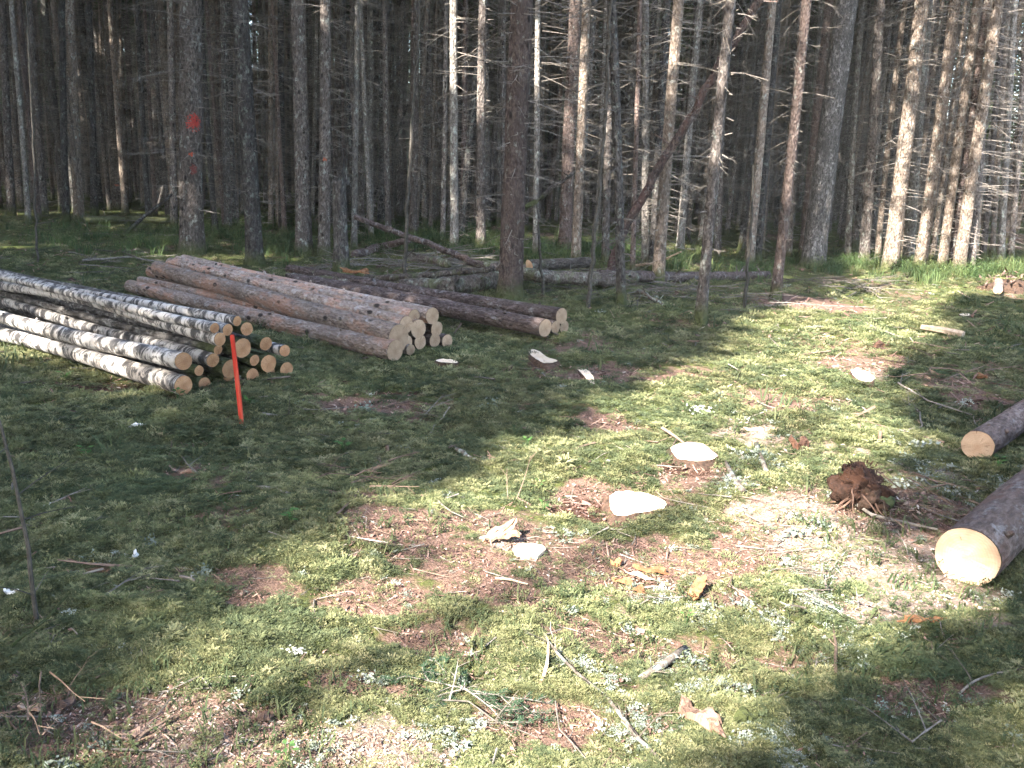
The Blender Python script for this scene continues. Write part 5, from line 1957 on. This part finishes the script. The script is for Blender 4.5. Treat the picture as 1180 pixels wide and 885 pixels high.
def frond_moss(seed, n, rad, mat):
    """feather moss: small stems with rows of tiny leaflets"""
    R = random.Random(seed)
    mb = MB()
    for k in range(n):
        a, q = R.uniform(0, 6.28), math.sqrt(R.random())
        p = Vector((math.cos(a) * rad * q * .7, math.sin(a) * rad * q * .7, rad * 0.35 * (1 - q * q)))
        d = Vector((math.cos(a) * (q + .2) + R.uniform(-.4, .4), math.sin(a) * (q + .2) + R.uniform(-.4, .4), R.uniform(0.2, 0.8))).normalized()
        L_ = rad * R.uniform(.5, .9)
        s = d.cross(Vector((0, 0, 1))).normalized()
        for i in range(6):
            f = (i + 1) / 6
            c = p + d * L_ * f - Vector((0, 0, L_ * .35 * f * f))
            w = L_ * .38 * (1 - f * .7)
            for sd in (-1, 1):
                mb.leaf(c, (d * .55 + s * sd + Vector((0, 0, R.uniform(-.1, .4)))).normalized(), Vector((0, 0, 1)), w, w * .42, .08)
        mb.leaf(p + d * L_ * .8 - Vector((0, 0, L_ * .22)), d, Vector((0, 0, 1)), L_ * .3, L_ * .12)
    return mb.mesh('moss_frond', mat)


MOSS = [tuft_moss(1, 90, .036, .0115, .0042, 'moss_leaf'), tuft_moss(2, 90, .038, .013, .0038, 'moss_leaf'), frond_moss(3, 13, .031, 'moss_leaf'), frond_moss(4, 14, .034, 'moss_leaf'),
        tuft_moss(5, 90, .036, .012, .0042, 'moss_deep'), frond_moss(6, 13, .032, 'moss_deep')]


def ground_samples(n, y0=235, y1=1010, x0=-260, x1=1440, seed=1, pw=1.0):
    g = np.random.default_rng(seed)
    u = g.uniform(x0, x1, n)
    v = y0 + (y1 - y0) * g.random(n) ** pw
    x, y, z = ground_px(u, v)
    d = np.hypot(x, y)
    ok = (d < 40) & (y > 0.6)
    return x[ok], y[ok], z[ok], d[ok], g


x, y, z, d, g = ground_samples(230000, seed=2)
li, sa, so = masks(x, y)
jit = (fbm(x / .09, y / .09, 91, 3) - .5) * 1.3
bare = np.maximum(np.maximum(li - 0.42, sa - .38), so - .36) + jit * 0.6
keep = (bare < 0.06) | (g.random(len(x)) < 0.07)
keep &= g.random(len(x)) < np.where(d > 9, 0.55, 1.0)
for bx, by, br in BARE:
    keep &= (x - bx) ** 2 + (y - by) ** 2 > br ** 2
x, y, z, d = x[keep], y[keep], z[keep], d[keep]
n = len(x)
s = 0.60 * np.clip(d / 3.2, 0.7, 3.4) ** 0.95 * g.lognormal(0, .28, n)
tone = 0.5 * fbm(x / .6, y / .6, 95, 3) + 0.5 * fbm(x / .14, y / .14, 96, 2) + 0.25 * (g.random(n) - .5)
pick = np.where(tone > 0.47, g.integers(0, 4, n), g.integers(4, 6, n))
hump = cushions(x, y) * np.clip((9 - d) / 3, 0, 1) * np.clip(1.3 - li[keep] - sa[keep] - so[keep], 0.3, 1.3)
scatter('moss', 'feathery green moss carpet on the forest floor', np.stack([x, y, z + hump - .002], -1), np.stack([g.uniform(-.3, .3, n), g.uniform(-.3, .3, n), g.uniform(0, 6.28, n)], -1),
        np.stack([s, s, s * g.uniform(.6, 1.2, n)], -1), pick, MOSS)


def chip(seed, ln, wd, th, mat, curl=0.0):
    R = random.Random(seed)
    mb = MB()
    n = R.randint(4, 6)
    top = []
    for k in range(n):
        a = 6.28 * k / n + R.uniform(-.3, .3)
        top.append(Vector((math.cos(a) * ln / 2 * R.uniform(.7, 1.1), math.sin(a) * wd / 2 * R.uniform(.7, 1.1), th + curl * R.uniform(-1, 1))))
    mb.v = top + [Vector((p.x, p.y, p.z - th)) for p in top]
    mb.f.append(tuple(range(n)))
    mb.f.append(tuple(range(2 * n - 1, n - 1, -1)))
    for k in range(n):
        k2 = (k + 1) % n
        mb.f.append((k, n + k, n + k2, k2))
    return mb.mesh('chip', mat)


# wood chips and sawdust
x, y, z, d, g = ground_samples(90000, 330, 1000, seed=3)
li, sa, so = masks(x, y)
jit = (fbm(x / .12, y / .12, 92, 3) - .5)
pr = np.clip((sa - .25 + jit * .7) * 1.7, 0, 1) + 0.10 * np.clip(li - .3, 0, 1) + 0.02
keep = g.random(len(x)) < pr
x, y, z, d = x[keep], y[keep], z[keep], d[keep]
n = len(x)
s = np.clip(d / 3.5, .8, 2.5) * g.lognormal(-.35, .42, n)
scatter('wood_chips', 'pale wood chips and sawdust strewn over the moss', np.stack([x, y, z + .006], -1), np.stack([g.uniform(-.6, .6, n), g.uniform(-.6, .6, n), g.uniform(0, 6.28, n)], -1),
        np.stack([s, s, s], -1), g.integers(0, 6, n), [chip(10 + i, .012 + .006 * (i % 3), .005 + .003 * (i % 2), .0015, 'chip_wood', .001) for i in range(6)])

# needle litter, bark flakes and dead leaves
x, y, z, d, g = ground_samples(150000, 240, 1000, seed=4)
li, sa, so = masks(x, y)
jit = (fbm(x / .12, y / .12, 93, 3) - .5)
pr = np.clip((np.maximum(li, so * .8) - .32 + jit * .8) * 1.4, 0, 1) + 0.13
keep = g.random(len(x)) < pr
x, y, z, d = x[keep], y[keep], z[keep], d[keep]
n = len(x)
s = np.clip(d / 3.8, .5, 3.0) * g.lognormal(-.3, .42, n)
lit_m = [chip(30 + i, .016 + .01 * (i % 3), .010 + .006 * (i % 2), .001, 'litter_leaf', .003) for i in range(5)] + [chip(40 + i, .045, .0025, .0018, 'litter_leaf', .002) for i in range(4)]
scatter('leaf_litter', 'brown needles, bark flakes and dead leaves on the ground', np.stack([x, y, z + .007], -1), np.stack([g.uniform(-.7, .7, n), g.uniform(-.7, .7, n), g.uniform(0, 6.28, n)], -1),
        np.stack([s, s, s], -1), g.integers(0, 9, n), lit_m)


# twigs
def twiglet(seed, ln):
    R = random.Random(seed)
    mb = MB()
    bare_twig(mb, Vector((-ln / 2, 0, .006)), Vector((1, 0, .03)), ln, .0032, R, R.randint(0, 3), .05, 4)
    return mb.mesh('twiglet', ('stick_grey', 'stick_brown', 'twig')[seed % 3])


x, y, z, d, g = ground_samples(1900, 245, 1000, seed=5)
n = len(x)
s = np.clip(d / 3.5, .6, 2.6) * g.lognormal(-.45, .45, n)
scatter('twigs', 'small dead twigs scattered over moss and litter', np.stack([x, y, z + .010], -1), np.stack([g.uniform(-.2, .2, n), g.uniform(-.2, .2, n), g.uniform(0, 6.28, n)], -1),
        np.stack([s, s, s], -1), g.integers(0, 8, n), [twiglet(60 + i, .10 + .03 * (i % 4)) for i in range(8)])


# lichen
def lichen(seed):
    R = random.Random(seed)
    mb = MB()
    for k in range(60):
        u = Vector((R.gauss(0, 1), R.gauss(0, 1), abs(R.gauss(0, .7)))).normalized()
        p = Vector((R.gauss(0, .011), R.gauss(0, .009), abs(R.gauss(0, .004))))
        mb.leaf(p, u, Vector((R.uniform(-1, 1), R.uniform(-1, 1), R.uniform(-1, 1))), R.uniform(.004, .010), R.uniform(.003, .006), .25)
    return mb.mesh('lichen_tuft', 'lichen_leaf')


LP = [(140, 752, .05, 60), (365, 868, .06, 60), (440, 788, .03, 30), (700, 800, .09, 90), (735, 850, .07, 90), (660, 770, .06, 60), (880, 725, .07, 130), (940, 697, .06, 140), (815, 712, .05, 90), (800, 790, .08, 70),
      (880, 850, .10, 110), (890, 872, .08, 60), (1000, 740, .10, 80), (940, 660, .12, 60), (850, 560, .08, 90), (875, 530, .07, 110), (905, 610, .15, 90), (1070, 560, .15, 90), (1060, 540, .12, 50), (1150, 560, .15, 60), (1160, 690, .12, 50),
      (1050, 830, .06, 40), (1155, 830, .08, 70), (460, 400, .2, 20), (560, 490, .15, 40), (495, 850, .05, 30), (545, 835, .03, 30), (560, 470, .1, 20), (780, 770, .08, 50), (960, 760, .08, 60), (1030, 510, .2, 60), (840, 800, .1, 40), (60, 870, .1, 20), (650, 620, .06, 30), (600, 560, .05, 10), (300, 490, .1, 20), (760, 690, .08, 40), (240, 640, .2, 20), (50, 660, .2, 15)]
px_, py_, pz_ = [], [], []
for a, b_, sp, k in LP:
    c = gp(a, b_)
    for i in range(int(k * .5)):
        xx, yy = c.x + rnd.gauss(0, sp * .8), c.y + rnd.gauss(0, sp * .8)
        px_.append(xx)
        py_.append(yy)
for i in range(620):
    u, v = rnd.uniform(-100, 1300), rnd.uniform(330, 960)
    c = gp(u, v)
    px_.append(c.x)
    py_.append(c.y)
x, y = np.array(px_), np.array(py_)
n = len(x)
d = np.hypot(x, y)
s = g.lognormal(-.35, .5, n) * np.clip(d / 3.5, .75, 1.6)
scatter('lichen', 'pale grey-green lichen tufts on moss and twigs', np.stack([x, y, hgt(x, y) + .012], -1), np.stack([g.uniform(-.4, .4, n), g.uniform(-.4, .4, n), g.uniform(0, 6.28, n)], -1),
        np.stack([s, s, s * .8], -1), g.integers(0, 4, n), [lichen(80 + i) for i in range(4)])


# grass at the forest edge, low herbs in the wood
def grass(seed, n, h, mat='grass_leaf'):
    R = random.Random(seed)
    mb = MB()
    for k in range(n):
        a = R.uniform(0, 6.28)
        p = Vector((R.gauss(0, .05), R.gauss(0, .05), -.02))
        d = Vector((math.cos(a) * .35, math.sin(a) * .35, 1)).normalized()
        L_ = h * R.uniform(.5, 1.1)
        s_ = Vector((-math.sin(a), math.cos(a), 0)) * .0045
        q = p + d * L_ * .6
        e = q + (d + Vector((math.cos(a), math.sin(a), -.5)) * .8).normalized() * L_ * .45
        nn = len(mb.v)
        mb.v += [p - s_, p + s_, q + s_ * .8, q - s_ * .8, e]
        mb.f += [(nn, nn + 1, nn + 2, nn + 3), (nn + 3, nn + 2, nn + 4)]
    return mb.mesh('grass_tuft', mat)


def shrublet(seed):
    R = random.Random(seed)
    mb = MB()
    for k in range(70):
        a = R.uniform(0, 6.28)
        q = math.sqrt(R.random()) * .13
        p = Vector((math.cos(a) * q, math.sin(a) * q, R.uniform(.03, .2)))
        mb.leaf(p, Vector((R.uniform(-1, 1), R.uniform(-1, 1), R.uniform(-.2, .6))).normalized(), Vector((0, 0, 1)), R.uniform(.02, .035), R.uniform(.012, .02))
    return mb.mesh('shrublet', 'grass_leaf')


GR = [(270, 268, 70, 14, 420), (320, 285, 40, 12, 160), (500, 275, 90, 16, 420), (430, 270, 50, 14, 200), (690, 290, 60, 12, 260), (640, 296, 40, 12, 130), (1090, 316, 70, 9, 230), (1030, 308, 60, 9, 150), (1150, 312, 40, 9, 90), (560, 285, 40, 14, 140),
      (100, 272, 110, 14, 200), (850, 312, 50, 10, 120), (960, 305, 60, 10, 240), (760, 300, 60, 10, 120), (180, 280, 40, 10, 120)]
u, v = [], []
for a, b_, sx, sy, k in GR:
    for i in range(int(k * .6)):
        u.append(rnd.gauss(a, sx * .6))
        v.append(max(rnd.gauss(b_, sy * .6), 236))
x, y, z = ground_px(np.array(u), np.array(v))
n = len(x)
s = g.uniform(.6, 1.4, n)
scatter('grass', 'green grass and low herbs growing at the forest edge', np.stack([x, y, z], -1), np.stack([np.zeros(n), np.zeros(n), g.uniform(0, 6.28, n)], -1), np.stack([s, s, s], -1), np.where(g.random(n) < .72, g.integers(0, 3, n), g.integers(3, 5, n)),
        [grass(1, 26, .32), grass(2, 22, .25), grass(3, 30, .2), shrublet(4), shrublet(5)])


def sprout(seed):
    """a bilberry sprig: a few stems with small leaves"""
    R = random.Random(seed)
    mb = MB()
    for k in range(5):
        a = R.uniform(0, 6.28)
        d = Vector((math.cos(a) * .5, math.sin(a) * .5, 1)).normalized()
        q = Vector((R.uniform(-.02, .02), R.uniform(-.02, .02), 0))
        h = R.uniform(.04, .09)
        mb.ring_tube([q, q + d * h], [.0012, .0008], 3, cap=False)
        for i in range(6):
            c = q + d * h * (i + 1) / 6
            e = Vector((R.uniform(-1, 1), R.uniform(-1, 1), R.uniform(0, .5))).normalized()
            mb.leaf(c, e, Vector((0, 0, 1)), R.uniform(.010, .017), R.uniform(.006, .010), .1)
    return mb.mesh('sprout', 'herb_low')


x, y, z, d, g = ground_samples(5200, 270, 1000, seed=8)
keep = fbm(x / .9, y / .9, 97, 3) > .56
x, y, z, d = x[keep], y[keep], z[keep], d[keep]
n = len(x)
s = g.uniform(.6, 1.2, n) * np.clip(d / 4, .7, 1.8)
scatter('low_herbs', 'small bilberry sprigs and grass blades scattered in the moss', np.stack([x, y, z + .005], -1), np.stack([g.uniform(-.2, .2, n), g.uniform(-.2, .2, n), g.uniform(0, 6.28, n)], -1),
        np.stack([s, s, s], -1), g.integers(0, 5, n), [sprout(90), sprout(91), sprout(92), grass(93, 7, .10, 'herb_low'), grass(94, 5, .14, 'herb_low')])


# ------------------------------------------------------------------ thin haze added to lighten dark gaps between the trunks
hm = bpy.data.materials.new('added_haze')
hm.use_nodes = True
nt = hm.node_tree
nt.nodes.remove(nt.nodes['Principled BSDF'])
pv = nt.nodes.new('ShaderNodeVolumePrincipled')
pv.inputs['Color'].default_value = (0.86, 0.90, 0.86, 1)
pv.inputs['Density'].default_value = 0.0005
nt.links.new(pv.outputs[0], nt.nodes['Material Output'].inputs['Volume'])
MATS['added_haze'] = hm
mb = MB()
for z in (-3.0, 40.0):
    for x, y in ((-420, -130), (420, -130), (420, 620), (-420, 620)):
        mb.v.append(Vector((x, y, z)))
mb.f = [(3, 2, 1, 0), (4, 5, 6, 7), (0, 1, 5, 4), (1, 2, 6, 5), (2, 3, 7, 6), (3, 0, 4, 7)]
tag(mb.build('haze', 'added_haze'), 'thin pale haze added to lighten the dark gaps of the forest', kind='stuff')
